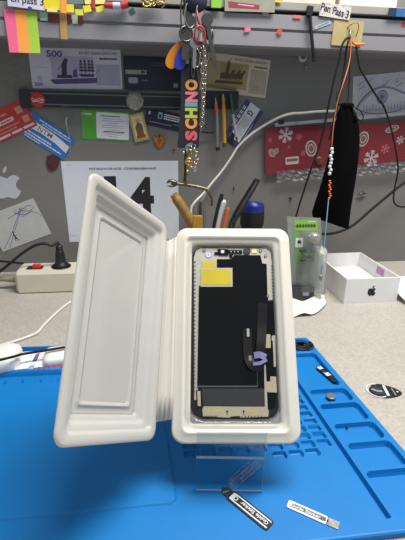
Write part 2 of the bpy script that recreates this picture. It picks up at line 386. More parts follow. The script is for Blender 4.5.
for q in ([(214.5, 252.2), (218.6, 252.3), (218.6, 254.8), (214.5, 254.7)], [(217.5, 249.2), (228, 249.4), (228, 255.6), (219, 255.4)], [(228, 250.2), (242, 250.4), (242, 253.8), (228, 253.6)], [(229, 254.6), (233, 254.6), (232.4, 257.8), (229.6, 257.8)]): mb.prism(phs(q), -.0004, .0006, BLK)
for px, py, r, m in ((222.5, 252, .0026, M_['black']), (246.8, 251.2, .0033, M_['black'])):
    c = ph(px, py); mb.prism(circle(r, 18, *c), .0002, .0011, m); mb.prism(circle(r * .55, 16, *c), .0011, .0013, M_['white'] if px < 230 else DGR)
for px in (231, 234.5, 238): c = ph(px, 252); mb.prism(circle(.0006, 10, *c), .0006, .0009, SIL)
mb.build('sensor_bracket', DSP)
mb = MB(); mb.prism(phs([(251.8, 248.8), (256.6, 248.9), (256.8, 253), (252, 252.9)]), -.0004, .0002, mat('pale_yellow_film', '#d9d79a', .5)); mb.build('contact_film', DSP)
for px, py in ((265.5, 256), (204, 250.4), (267.5, 296), (260.5, 251)):
    mb = MB(); c = ph(px, py); mb.prism(circle(.0014, 14, *c), -.0004, .0002, M_['dark_steel']); mb.prism(circle(.0007, 10, *c), .0002, .0003, SIL); mb.build('screw_post', DSP)
# bottom bracket with notches
pts = [(201.4, 406.2)]
mb = MB(); mb.prism(phs([(203.6, 406.4), (265.4, 406.8), (268.6, 410.5), (268.2, 416.6), (240.8, 417.6), (239.6, 416), (231, 416.4), (229.6, 417.6), (203, 416.4), (202.3, 409.6)]), -.0004, .0006, BEI)
for px in (227, 243.6):
    c = ph(px, 411.4); mb.prism(circle(.0008, 10, *c), .0006, .0007, M_['black']); mb.box((c[0], c[1] - .0014, .00065), (.0006, .0024, .0001), M_['black'])
for px, w in ((208, .0022), (218, .0022), (252.5, .0026)):
    c = ph(px, 411); mb.box((c[0], c[1], .00065), (w * 1.6, w * .8, .0001), mat('bracket_gold', '#c9b771', .4, .4))
for i in range(16):
    px = 205 + i * 1.5 if i < 9 else 242 + (i - 9) * 3.2
    c = ph(px, 416.4); mb.box((c[0], c[1], .0003), (.0006, .0012, .001), M_['black'])
mb.build('lower_bracket', DSP)
mb = MB(); mb.prism(phs([(196.2, 390.2), (201.2, 390.2), (201.6, 407), (197, 407)]), -.0004, .0004, M_['black']); mb.prism(phs([(197.2, 391.2), (200.4, 391.2), (200.8, 406), (197.8, 406)]), .0004, .0006, BEI); mb.build('side_chip', DSP)
for nm, q in (('connector', [(265.4, 334.4), (270.2, 334.4), (270.6, 348), (265.6, 348)]), ('connector', [(262, 318), (264.4, 318), (264.6, 328), (262.2, 328)])):
    mb = MB(); mb.prism(phs(q), -.0004, .0008, BEI); mb.build(nm, DSP)
mb = MB(); mb.prism(phs([(272.4, 335.5), (275, 335.5), (275.8, 366.5), (273.8, 367)]), -.0004, .0006, SIL); mb.prism(phs([(271.6, 336), (273, 336), (273, 341), (271.6, 341)]), -.0004, .0007, SIL)
mb.build('side_bar', DSP)
mb = MB(); mb.prism(phs([(264, 365), (265.6, 365), (267.6, 409), (264.8, 409)]), -.0004, .0005, SIL)
mb.prism(phs([(270.2, 376.4), (276, 376.6), (276.8, 392.6), (266.4, 392), (266.2, 381.5), (270.2, 381.5)]), -.0004, .0006, BEI); mb.build('contact_strip', DSP)
# flex cable: a ribbon that stands up, loops and turns back
def ribbon(mbx, pts, w, m, th=.00025):
    """pts: (px, py, z, side angle) centre line in the display's frame"""
    P = smooth_path([Vector((*ph(a, b, z), z)) for a, b, z in pts], 6); rr = []
    for i, p in enumerate(P):
        t = (P[min(i + 1, len(P) - 1)] - P[max(i - 1, 0)]).normalized()
        s = t.cross(Vector((0, 0, 1))); s = s.normalized() if s.length > .05 else Vector((1, 0, 0)); q = s.cross(t).normalized()
        rr.append([tuple(p + s * (w / 2) + q * th), tuple(p - s * (w / 2) + q * th), tuple(p - s * (w / 2) - q * th), tuple(p + s * (w / 2) - q * th)])
    mbx.loft(rr, m, True, True, smooth=False)
FLX = mat('flex_black', '#0a080b', .4, spec=.3); FLP = mat('flex_violet', '#7472a0', .4)
mb = MB(); ribbon(mb, [(262.5, 303, .0006), (262, 325, .0010), (261, 345, .0032), (258.5, 356, .0036)], .0078, FLX)
ribbon(mb, [(247.6, 329, .0012), (247.2, 342, .0020), (248.5, 358, .0034), (254, 366.5, .0058), (262, 366.5, .0062)], .0074, FLX)
mb.build('flex_cable', DSP)
mb = MB(); ribbon(mb, [(254, 355.5, .0042), (260, 354.8, .0050), (265.8, 357.5, .0062)], .0052, FLP); ribbon(mb, [(253, 363.8, .0062), (260, 363.0, .0066), (266.8, 359.5, .0064)], .0028, FLP)
mb.build('flex_cable', DSP)['label'] = 'violet folded end of the flex cable'
mb = MB(); c0, c1 = ph(247.6, 329), ph(247.9, 337)
mb.box(((c0[0] + c1[0]) / 2, (c0[1] + c1[1]) / 2, .0020), (.0020, .0068, .0012), SIL); c = ph(249.4, 358.5); mb.box((*c, .0044), (.0022, .004, .0010), mat('flex_plug', '#8a7f80', .4)); mb.build('flex_plug', DSP)

# ------------------------------------------------------------------ acrylic stand
STM = BENCH.to_3x3().to_4x4()
ACR = clear('clear_acrylic', '#eef4f7', .03, .0); ACE = clear('acrylic_edge', '#dfeaf2', .25, .45)
ST = thing('display_stand', 'small clear acrylic easel stand under the milky case on the mat', 'display stand', Matrix.Translation((.024, .2435, .006)))
x0, x1 = -.0265, .0255
def plate(name, p0, p1, th=.0022):
    """p0, p1: (y, z) ends of the plate seen from the side"""
    a, b = Vector((0, *p0)), Vector((0, *p1)); t = (b - a).normalized(); q = Vector((1, 0, 0)).cross(t) * th / 2
    pr = [a + q, b + q, b - q, a - q]; mbx = MB()
    L = [(x0, p.y, p.z) for p in pr]; R = [(x1, p.y, p.z) for p in pr]
    vs = L + R
    mbx.add(vs, [(0, 1, 5, 4), (2, 3, 7, 6)], ACR); mbx.add(vs, [(0, 3, 2, 1), (4, 5, 6, 7), (1, 2, 6, 5), (3, 0, 4, 7)], ACE)
    return mbx.build(name, ST)
plate('front_panel', (.0, .0), (-.0012, .060)); plate('ledge', (.0005, .033), (.0195, .0298)); plate('back_rest', (.0205, .0298), (.084, .112)); plate('rear_leg', (.0845, .112), (.079, .0))
# second clear pane is part of the raised plate of the mat

# ------------------------------------------------------------------ things stuck on the wall
def Q(x0, y0, x1, y1): return [(x0, y0), (x1, y0), (x1, y1), (x0, y1)]
def inq(M, px, py, v):                             # a picture point to a card's own frame
    q = M.inverted() @ at_v(px, py, v); return (q.x, q.y)
class Card:
    """a thin sheet fixed to the wall (or another upright plane); its print belongs to the same mesh"""
    def __init__(s, q, m, off=.0006, v=VW, th=.0004, r=0):
        s.v = v - off; s.M, s.w, s.h = wall_frame(q, off, v); s.mb = MB(); s.t = th / 2 + .00006
        s.mb.prism(rrect(s.w, s.h, r, 4) if r else rrect(s.w, s.h, .0001, 1), -th / 2, th / 2, m)
    def p(s, px, py): return inq(s.M, px, py, s.v)
    def R(s, x0, y0, x1, y1, m, dz=0): s.mb.rect(x0 * s.w / 2, y0 * s.h / 2, x1 * s.w / 2, y1 * s.h / 2, s.t + dz, m); return s     # in -1..1
    def T(s, t, cx, cy, w, h, m, rot=0, bold=0, dz=.00003): s.mb.text(t, cx * s.w / 2, cy * s.h / 2, w * s.w / 2, h * s.h / 2, s.t + dz, m, rot, bold); return s
    def L(s, pts, w, m, dz=0, sn=4): s.mb.stroke([(x * s.w / 2, y * s.h / 2) for x, y in pts], w, s.t + dz, m, None, sn); return s
    def P(s, pts, m, dz=0): s.mb.flat([(x * s.w / 2, y * s.h / 2) for x, y in pts], s.t + dz, m); return s
    def C(s, cx, cy, r, m, dz=0, ry=None): s.mb.flat(circle(r, 20, cx * s.w / 2, cy * s.h / 2, ry), s.t + dz, m); return s
    def lines(s, x0, x1, ys, w, m, dz=0, jag=.0):
        for y in ys: s.L([(x0, y), (x1 - random.random() * jag, y)], w, m, dz, 0)
        return s
    def N(s, x0, x1, y, h, m, dz=.00002, n=8):
        """a line of print too small to read: short dashes"""
        x = x0; rs = random.Random(int((x0 * 31 + y * 17 + x1) * 1000))
        while x < x1 - .01:
            w_ = min(x1 - x, (x1 - x0) / n * rs.uniform(.6, 1.6)); s.R(x, y - h / 2, x + w_ * .86, y + h / 2, m, dz); x += w_
        return s
    def done(s, name, label, cat, group=None): return tag(s.mb.build(name, mw=s.M), label, cat, group)
def curve_pts(f, n): return [f(i / n) for i in range(n + 1)]

# banknotes
NOTE = mat('note_paper', '#cbc6ce', .8); VIO = mat('note_violet', '#5d4f78', .8); VI2 = mat('note_pale_violet', '#b0a5bd', .8); DIN = mat('note_dark', '#433b50', .8)
def ship(c, x, y, s, m):
    c.P([(x - .2 * s, y - .25), (x + .2 * s, y - .25), (x + .16 * s, y - .38), (x - .15 * s, y - .38)], m, .00002)
    for k, dx in enumerate((-.13, -.03, .07, .15)):
        c.L([(x + dx * s, y - .25), (x + dx * s, y + .55 - abs(k - 1) * .1)], .0007, m, .00002, 0)
        for j in range(4):
            yy = y - .12 + j * .15; ww = .052 - j * .008
            c.P([(x + (dx - ww) * s, yy), (x + (dx + ww) * s, yy), (x + (dx + ww * .8) * s, yy + .11), (x + (dx - ww * .8) * s, yy + .11)], m, .00001)
    c.L([(x + .2 * s, y - .25), (x + .32 * s, y)], .0006, m, .00002, 0)
c = Card([(31.5, 47.5), (121, 49.5), (122, 89.5), (29, 88)], NOTE, .0010)
c.R(-.55, -.75, .38, .62, VI2); c.R(.42, -.8, .96, .25, mat('note_pale', '#a9a3b4', .8))
c.T('500', -.45, .72, .34, .32, VIO, 0, .03); c.T('БИЛЕТ БАНКА РОССИИ', .5, .78, .82, .13, DIN, 0, .02); c.N(.52, .92, .52, .09, DIN)
c.P([(-.33, -.3), (-.22, -.3), (-.2, .25), (-.17, .42), (-.21, .55), (-.27, .42), (-.32, .2)], DIN, .00002); c.L([(-.3, .2), (-.4, -.05)], .0011, DIN, .00002); c.P([(-.42, -.3), (-.12, -.3), (-.1, -.46), (-.45, -.46)], DIN, .00002)
c.P([(-.1, -.42), (-.08, -.1), (0, .05), (.02, -.42)], VIO, .00002); ship(c, .22, .0, .9, DIN)
c.P([(-.62, -.55), (.44, -.42), (.44, -.68), (-.5, -.78)], VIO, .000015); c.T('500', .72, -.62, .4, .26, VI2, 0, .02); c.L([(-.9, .05), (-.62, .05)], .0008, VI2)
c.C(-.82, -.5, .0045, VI2, .00001); c.T('500', -.86, -.78, .18, .2, VIO, 0, .02)
c.done('banknote', 'violet 500 rouble banknote with a statue and sailing ship above the black bar', 'banknote', 'banknotes on the wall')
SEP = mat('note_sepia', '#8b7a5e', .8); SE2 = mat('note_pale_sepia', '#a5946f', .8); SED = mat('note_dark_sepia', '#5c4c3a', .8); OLV = mat('note_olive', '#8c8a58', .8)
c = Card([(204, 51.5), (272.5, 60), (263.5, 98.5), (199, 89)], mat('note_cream', '#c9bfa8', .8), .0010)
c.R(-.9, -.72, .38, .62, SE2); c.R(-.45, -.3, .2, .55, OLV, .00001); c.R(.45, -.85, .96, .4, mat('note_pale_cream', '#aca391', .8))
c.T('100', -.75, .75, .26, .28, SED, 0, .03); c.T('БИЛЕТ БАНКА РОССИИ', .42, .8, .96, .13, SED, 0, .02); c.N(.54, .94, .55, .09, SED); c.T('100', .66, -.55, .24, .34, SE2, 0, .02)
for k, x in enumerate((-.35, -.18, .0, .14)):
    y = -.25 + .02 * k
    c.P([(x - .09, y), (x + .08, y), (x + .1, y + .22), (x + .17, y + .42), (x + .1, y + .5), (x + .04, y + .3), (x - .08, y + .28)], SED, .00002)
    for d in (-.07, .0, .07): c.L([(x + d, y), (x + d + .03, y - .2)], .0010, SED, .00002, 0)
c.P([(-.3, .05), (-.2, .05), (-.17, .55), (-.24, .72), (-.28, .5)], SED, .00003); c.L([(-.24, .55), (-.15, .85)], .001, SED, .00003, 0)
c.P([(-.55, -.38), (.25, -.3), (.25, -.45), (-.6, -.55)], SED, .000015); c.R(-.9, -.82, .1, -.62, SEP, .00001)
c.done('banknote', 'brown 100 rouble banknote tilted beside the hanging chains, with a horse team', 'banknote', 'banknotes on the wall')
# dark card wallet
c = Card([(123.5, 55.5), (187, 58), (188, 91), (124, 90)], mat('card_dark', '#14182a', .4), .0012, th=.0008, r=.003)
c.R(-.95, -.05, -.3, .2, mat('card_strip', '#9a9a92', .7)); c.N(-.46, -.34, .08, .16, M_['ink'], .00002, 3); c.mb.prism(rrect(.0165, .0095, .003, 4, -.72 * c.w / 2, -.42 * c.h / 2), c.t, c.t + .0001, mat('card_hologram', '#8c8f88', .3, .5))
c.N(-.46, -.24, -.42, .1, mat('card_print', '#5b6274', .5), .00002, 4); c.R(.55, -.8, .68, -.55, mat('card_chip_print', '#7b8794', .5)); c.lines(-.1, .85, (.62, .5), .0006, mat('card_print', '#5b6274', .5))
c.done('bank_card', 'dark blue bank card with a pale signature strip above the black bar', 'card')
# slanted old grey paper
c = Card([(-14, 67), (29, 53.5), (44, 84), (-6, 106)], mat('grey_paper', '#77756c', .85, vary=.08, scale=90), .0006)
c.lines(-.5, .85, (.6, .3, 0, -.3, -.6), .0006, mat('grey_paper_print', '#6a685f', .85), 0, .4); c.done('paper_sheet', 'dull grey sheet of paper at the left edge under the coloured flags', 'paper')
# red card
c = Card([(-18, 118), (22, 96.5), (37.5, 126.5), (-7, 145)], M_['red'], .0012); RW = mat('card_offwhite', '#d6c9c2', .6)
pk = mat('card_pale_red', '#c98a80', .6)
c.R(-.45, -.05, .25, .22, RW); c.N(-.35, .15, .08, .1, M_['red']); c.N(-.45, .1, .52, .13, pk, .00002, 4)
for (x, y) in ((.62, .42), (.72, -.28)): c.R(x - .14, y - .22, x + .14, y + .22, pk)
c.N(-.7, .4, -.3, .09, pk); c.N(-.6, .2, -.52, .09, pk); c.R(-.8, -.86, -.2, -.7, RW); c.R(-.12, -.86, .35, -.7, RW); c.R(.42, -.86, .92, -.7, RW)
c.done('business_card', 'red business card at the left edge beside the blue card', 'business card', 'business cards on the wall')
# blue NTM card
BLC = mat('card_blue', '#2a6fb8', .5); CW = mat('card_white', '#d4d6da', .6)
c = Card([(31, 110.5), (75.5, 138.5), (63.5, 160.5), (19.5, 132)], BLC, .0010)
c.P([(-1, -.28), (-1, .35), (-.5, .42), (.2, .38), (.95, .18), (.95, -.42), (.4, -.2), (-.3, -.12)], CW); c.T('NTM', -.14, .12, .62, .36, mat('ntm_brown', '#7a5a4a', .6), 0, .01)
c.N(-.55, .8, .74, .10, CW); c.N(-.4, .9, .55, .07, CW, .00002, 14); c.N(-.9, .3, -.48, .11, CW, .00002, 10); c.N(-.85, .8, -.70, .11, CW, .00002, 12); c.N(-.8, -.1, -.9, .08, CW)
c.done('business_card', 'blue and white business card lettered NTM, tilted under the black bar', 'business card', 'business cards on the wall')
# green and white card
GRN = mat('card_green', '#4f9f2b', .5)
c = Card([(82, 109.5), (129.5, 112.5), (129, 141.5), (81.5, 138.5)], GRN, .0010, r=.002)
c.mb.prism(rrect(.69 * c.w, .90 * c.h, .003, 4, .3 * c.w / 2, -.0), c.t, c.t + .0002, CW); c.N(-.86, -.58, .72, .1, CW, .00002, 5)
c.C(-.93, .72, .0011, CW)
for y, w in ((.66, .5), (.48, .8), (.34, .9), (.2, .5), (.02, .9), (-.12, .9), (-.28, .6), (-.48, .95), (-.6, .7), (-.74, .4)): c.L([(.3 - w / 2, y), (.3 + w / 2, y)], .0008, M_['grey_ink'], .00022, 0)
c.L([(-.2, .66), (.6, .66)], .0014, M_['ink'], .00023, 0); c.L([(-.1, -.4), (.8, -.4)], .0014, M_['ink'], .00023, 0)
c.done('printed_card', 'green card with a white printed label beside the small icon magnet', 'card')
# black card with white print
c = Card([(147, 108.5), (183, 113.5), (181, 134), (144, 122.5)], M_['navy'], .0012)
c.R(-.35, .0, -.12, .75, mat('card_pale_blue', '#8fb0c4', .5)); c.R(-.3, .1, -.17, .5, M_['navy'], .00002); c.R(-.86, .25, -.76, .6, CW)
for y in (.6, .36, .12): c.N(-.02, .9, y, .14, CW, .00002, 9)
c.N(-.75, .5, -.52, .09, mat('card_grey_print', '#8d93a0', .6), .00002, 12); c.C(-.85, -.45, .0007, OLV); c.N(.55, .9, -.3, .08, mat('card_grey_print', '#8d93a0', .6), .00002, 4)
c.done('business_card', 'dark navy business card with white lines of print beside the eagle badge', 'business card', 'business cards on the wall')
# purple card
PUR = mat('card_purple', '#3a3468', .5)
c = Card([(246, 100.5), (266, 112), (236, 150), (222.5, 137)], CW, .0010)
c.M = c.M
c.R(-1, -1, -.52, 1, PUR); c.R(.62, -1, 1, 1, PUR); c.R(-.52, -1, .62, -.72, PUR)
# reading direction runs along the long side
for x in (-.86, -.70):
    for k in range(5): c.R(x - .05, -.3 + k * .22, x + .05, -.14 + k * .22, CW, .00002)
c.T('G', -.02, .62, .42, .30, PUR, -PI / 2, .04); c.L([(-.3, -.3), (-.3, .45)], .0009, M_['red'], .00002, 0)
for x in (-.12, .02, .14, .26, .40): c.L([(x, -.45 + .1 * random.random()), (x, .38 if abs(x) < .2 else .7)], .0007, M_['grey_ink'], .00002, 0)
c.P([(-.5, -1), (.3, -1), (-.1, -.55), (-.5, -.5)], M_['black'], .00003); c.L([(.8, -.5), (.8, .3)], .0010, CW, .00002, 0)
c.done('business_card', 'white and purple business card slanted behind the hanging tweezers', 'business card', 'business cards on the wall')
# sheet with number
c = Card([(61.5, 162.5), (177, 159.5), (180, 240), (69, 241)], mat('sheet_paper', '#cfd2da', .8, vary=.02), .0004)
x, y = c.p(123, 168.7); c.mb.text('РЕГИОНАЛЬНОЕ  СОРЕВНОВАНИЕ', x, y, .122, .0042, c.t, M_['ink'], 0, .03)
x, y = c.p(111, 194); c.mb.text('1', x, y, .022, .066, c.t, M_['ink'], 0, .03)
x, y = c.p(141.5, 196); c.mb.text('4', x, y, .047, .071, c.t, M_['ink'], 0, .04)
x, y = c.p(74, 236); c.mb.rect(x - .006, y, x + .006, y + .0008, c.t, M_['grey_ink']); x, y = c.p(68, 165); c.mb.rect(x - .003, y, x + .006, y + .0008, c.t, M_['grey_ink'])
c.done('race_number', 'white competition number sheet reading 14 on the wall behind the case', 'paper')
# apple shaped sticker
c = Card(Q(-6, 165, 21, 199), clear('sticker_film', '#ffffff', .2), .0003, th=.0002)
c.mb = MB(); GR = mat('sticker_grey', '#b9bac2', .5, vary=.02)
ap = [(7.5, 178.5), (10, 176.2), (14.5, 175), (18.2, 177), (19.6, 178.6), (16.4, 182), (16.2, 186), (18.2, 189.5), (20.8, 191), (19, 195.5), (15.6, 198.6), (11.5, 198.0), (8, 197), (4.5, 198), (0.5, 198.6), (-3.5, 194), (-6, 187), (-5.6, 180), (-1.5, 176.2), (2.5, 176.8), (5.5, 178)]
ap = [(p.x, p.y) for p in smooth_path([(*c.p(a, b), 0) for a, b in ap + ap[:1]], 3)][:-1]; c.mb.prism(ap[::-1], -.0001, .0002, GR)
lf = [(p.x, p.y) for p in smooth_path([(*c.p(a, b), 0) for a, b in [(3.0, 173.2), (3.0, 169.5), (6.0, 166.0), (6.6, 169.2), (5.0, 172.4), (3.0, 173.2)]], 3)][:-1]; c.mb.prism(lf, -.0001, .0002, GR)
c.done('apple_sticker', 'pale grey sticker shaped like a bitten apple on the wall at left', 'sticker')
# drawing of lines at left
c = Card([(-16, 217), (34, 197.5), (50.5, 234), (2, 252)], mat('note_sheet', '#b3b4b2', .85, vary=.04), .0006)
BI = M_['blue_ink']
for pts in ([(-.9, -.9), (-.3, -.2), (.25, .55), (.4, .8)], [(-.7, -.95), (.0, .1), (.45, .75)], [(-.2, .5), (.3, .6), (.7, .75), (.85, .55), (.6, .5), (.35, .7)], [(.3, .3), (.7, .4), (.9, .2), (.98, .0)], [(.1, .65), (.4, .4), (.75, .45)]): c.L(pts, .0009, BI)
for k in range(6): c.L([(.3 + .05 * k, .3 + .05 * k), (.1 + .1 * k, .78)], .0006, BI)
c.lines(-.2, .9, (.12, -.05, -.22, -.4, -.58, -.75), .0006, M_['pale_ink'])
x = -.3; c.L([(x, -.62), (x, -.3), (x + .04, -.2)], .0018, M_['ink'], .00002); c.L([(x - .05, -.72), (x, -.5), (x + .07, -.75)], .0014, M_['ink'], .00002); c.L([(x - .06, -.4), (x + .08, -.45)], .0012, M_['ink'], .00002)
c.done('sketch_sheet', 'white sheet with blue pen lines and a small black figure at left', 'drawing')
# eye drawing
c = Card([(352.5, 76.5), (425, 70), (429, 112), (352.5, 121)], mat('eye_sheet', '#bcbcc6', .85, vary=.05), .0006)
def W(px, py): x, y = c.p(px, py); return (x / (c.w / 2), y / (c.h / 2))
E1 = [W(*p) for p in [(356, 109), (363, 99), (372, 91), (381, 87.5), (392, 88.5), (405, 94), (415, 99)]]; E2 = [W(*p) for p in [(356, 109), (368, 113), (382, 113.5), (396, 111), (412, 105)]]
c.L(E1, .0016, BI); c.L(E2, .0013, BI); c.L([(x, y + .06) for x, y in E1], .0010, BI)
ex, ey = W(382, 97); rx = .0105
for r in (1, .94, .5): c.mb.stroke([(ex * c.w / 2 + rx * r * math.cos(t * PI / 12), ey * c.h / 2 + rx * 1.1 * r * math.sin(t * PI / 12)) for t in range(25)], .0010, c.t, BI)
for k in range(26):
    t = k * PI / 13; c.mb.stroke([(ex * c.w / 2 + rx * a * math.cos(t + b), ey * c.h / 2 + rx * 1.1 * a * math.sin(t + b)) for a, b in ((.45, 0), (.95, .08))], .0007, c.t, BI, None, 0)
c.C(ex, ey, .0040, mat('pen_mid', '#62648c', .8), .00001)
for k in range(17):
    px = 364 + k * 3; py = 111 - .0 * k - max(0, (px - 390)) * .28; a = W(px, py); b = W(px - .6 + k * .12, py - 7 + (k % 3)); c.L([a, b], .0010, BI, 0, 0)
for k in range(40):
    px = 357 + random.random() * 47; py = 78 + random.random() * 9 + (4 if px < 366 else 0); a = W(px, py); b = W(px + 3 + random.random() * 4, py - 2 - random.random() * 3); c.L([a, b], .0005, mat('pen_light', '#4e5070', .8), 0, 0)
for k in range(10): a = W(357 + k * 1.2, 110 - k * 1.5); b = W(360 + k * 2.5, 84 + k * .3); c.L([a, b], .0005, mat('pen_light', '#4e5070', .8), 0, 0)
c.done('eye_drawing', 'sheet with a blue pen drawing of an eye at the right', 'drawing')

# ------------------------------------------------------------------ magnets and small wall things
# magnetic tool bar
KM, kw, kh = wall_frame([(20, 88.5), (195, 93.5), (195, 112), (20.5, 108)], .0065)
KB = thing('magnetic_bar', 'long black magnetic tool bar under the banknotes', 'tool rack', KM)
BARM = mat('bar_black', '#15161b', .35, vary=.05)
mb = MB(); mb.prism(rrect(kw - .018, kh * .86, .001, 2), -.006, .004, BARM)
mb.build('bar', KB)
for y in (kh * .28, -kh * .28): mb = MB(); mb.box((0, y, .0043), (kw - .02, .0016, .0012), mat('bar_strip', '#6d7078', .3, .6)); mb.build('metal_strip', KB)
for s_ in (-1, 1): mb = MB(); mb.prism(rrect(.017, kh, .004, 4, s_ * (kw / 2 - .0085), 0), -.006, .0055, BARM); mb.flat(circle(.0022, 14, s_ * (kw / 2 - .0085), 0), .0056, M_['black']); mb.build('end_cap', KB)
# red cola magnet
def disc(px, py, r, off, name, label, cat, m, th=.003, dome=0):
    o = at_v(px, py, VW - off); M = Matrix.Translation(o) @ Matrix((U, Z, -V)).transposed().to_4x4(); b = MB()
    b.lathe([(1e-5, 0), (r * .98, 0), (r, th * .3), (r * .97, th * .8), (r * .8, th + dome * .5), (r * .45, th + dome * .9), (1e-5, th + dome)], m, M_id, 24); return b, M
M_id = Matrix.Identity(4)
b, M = disc(38, 99.5, .0125, .0115, '', '', '', mat('cola_red', '#b3201f', .35), .002)
b.text('Coca-Cola', 0, 0, .019, .0055, .0022, M_['white'], .05, .01); b.stroke([(-.009, -.0042), (-.002, -.003), (.004, -.0048), (.009, -.0036)], .0007, .0022, M_['white'])
tag(b.build('round_magnet', mw=M), 'round red Coca-Cola magnet on the left end of the black bar', 'magnet')
b, M = disc(135, 101, .0155, .0125, '', '', '', mat('glass_grey', '#8b887e', .12, .1, vary=.35, scale=240, coat=.6), .003, .004)
tag(b.build('glass_magnet', mw=M), 'round grey glass magnet on the black bar above the icon', 'magnet')
c = Card([(130.5, 114.5), (143.5, 112), (149, 139), (133, 143)], mat('icon_gold', '#b39b5c', .4, .3), .003, th=.003)
c.R(-.72, -.78, .72, .86, mat('icon_field', '#d3c391', .6)); c.P([(-.45, -.7), (.45, -.7), (.5, .1), (.15, .35), (.2, .6), (-.15, .6), (-.15, .3), (-.5, .05)], mat('icon_brown', '#6e4f2e', .6), .00003); c.R(-.6, -.78, .6, -.55, mat('icon_brown', '#6e4f2e', .6), .00002); c.C(.02, .5, .0035, mat('icon_skin', '#c49a63', .6), .00005)
c.done('icon_magnet', 'small gold framed icon magnet tilted between the green card and dark card', 'magnet')
# eagle badge
o = at_v(159.5, 141, VW - .0025); EM = Matrix.Translation(o) @ Matrix((U, Z, -V)).transposed().to_4x4()
EG = thing('eagle_badge', 'small gold double headed eagle badge under the dark navy card', 'badge', EM); k = .0125; GLD = mat('badge_gold', '#a8793c', .35, .7, vary=.2, scale=500)
mb = MB()
half = [(0, .35), (.12, .5), (.2, .82), (.36, .86), (.52, .76), (.4, .66), (.32, .45), (.55, .55), (.9, .72), (1.0, .5), (.86, .38), (.98, .22), (.84, .12), (.92, -.08), (.74, -.12), (.76, -.34), (.55, -.3), (.36, -.38), (.6, -.62), (.5, -.78), (.3, -.62), (.2, -.9), (0, -1.0)]
mb.prism([(x * k, y * k) for x, y in half[::-1]] + [(-x * k, y * k) for x, y in half[1:-1]], -.0012, .0006, GLD)
for s_ in (-1, 1):
    for j in range(4): mb.tube([(s_ * k * .3, k * (.15 - .12 * j), .0008), (s_ * k * (.9 - .08 * j), k * (.55 - .27 * j), .0008)], .0005, GLD, 6, 0)
mb.build('eagle', EG); mb = MB(); mb.prism([(x * k * .3, y * k * .36) for x, y in ((-.8, .8), (.8, .8), (.8, -.3), (0, -1), (-.8, -.3))][::-1], .0006, .0014, mat('badge_red', '#8d3a2c', .4)); mb.build('shield', EG)
mb = MB()
for x, y in ((0, .98), (-.32, .95), (.32, .95)): mb.prism([(k * (x + a), k * (y + b_)) for a, b_ in ((-.12, -.1), (.12, -.1), (.15, .12), (.06, .03), (0, .16), (-.06, .03), (-.15, .12))], -.0008, .0007, GLD)
mb.build('crowns', EG)
# guitar pick
PM, pw, phh = wall_frame(Q(46.3, 155, 60.7, 171), .001)
mb = MB(); pts = [(p.x, p.y) for p in smooth_path([(x * pw / 2, y * phh / 2, 0) for x, y in ((-.75, .9), (.1, 1), (.95, .6), (.9, .2), (.45, -.6), (-.2, -1), (-.8, -.75), (-1, 0), (-.75, .9))], 4)][:-1]
mb.prism(pts, -.0006, .0012, mat('pick_red', '#4d1a1e', .25, vary=.4, scale=160, coat=.3)); tag(mb.build('guitar_pick', mw=PM, bevel=.0004), 'dark red guitar pick on the wall below the blue card', 'guitar pick')
# hook with loop of wire and needle
mb = MB(); mb.tube([at_v(x, y, VW - .010) for x, y in ((60, 112), (61, 108), (66, 106), (71, 107), (73.5, 112), (73, 118))], .0007, mat('wire_grey', '#77756f', .4, .8), 6)
mb.tube([at_v(x, y, VW - .010) for x, y in ((67, 117), (66.2, 122), (67.8, 130), (70, 140), (70.5, 152))], [.0015, .0018, .0010, .0007, .0004], M_['steel'], 8); mb.tube([at_v(x, y, VW - .010) for x, y in ((60, 112), (65, 116), (67, 118))], .0006, mat('wire_grey', '#77756f', .4, .8), 6)
tag(mb.build('wire_hook', world=True), 'thin bent wire with a steel needle hanging over the blue card', 'hook')
# bolt head and small nails on the wall
def bolt(px, py, r, label, m, group=None):
    o = at_v(px, py, VW - .0004); M = Matrix.Translation(o) @ Matrix((U, Z, -V)).transposed().to_4x4(); b = MB()
    b.lathe([(r, 0), (r, .002), (r * .8, .003), (1e-5, .003)], m, None, 18); b.lathe([(r * .5, .003), (r * .5, .0062), (r * .35, .007), (1e-5, .007)], M_['dark_steel'], None, 6, False); return tag(b.build('screw', mw=M), label, 'screw', group)
bolt(302.5, 57.5, .0076, 'steel screw with washer in the wall below the black cable tie', mat('washer', '#b5b3ae', .4, .3))
bolt(305.5, 66.5, .0021, 'tiny pale screw in the wall right under the bigger one', M_['steel'])
mb = MB(); mb.tube([at_v(357, 195, VW - .004), at_v(362, 193.5, VW - .006), at_v(366.5, 194, VW - .003)], [.0012, .0022, .0010], M_['dark_steel'], 8); mb.tube([at_v(362, 193.5, VW - .006), at_v(362.6, 191.5, VW)], .001, M_['dark_steel'], 6); tag(mb.build('wall_plug', world=True), 'small dark metal clip on the wall below the black pouch and red bag', 'clip')
bolt(174, 149.5, .0022, 'small dark screw in the wall beside the lanyard end', M_['dark_steel'])
bolt(290.5, 198, .0030, 'dark screw in the wall between the gift bag and blister pack', M_['dark_steel'])
bolt(234, 187.5, .0018, 'tiny dark screw in the wall above the tools', M_['dark_steel'])

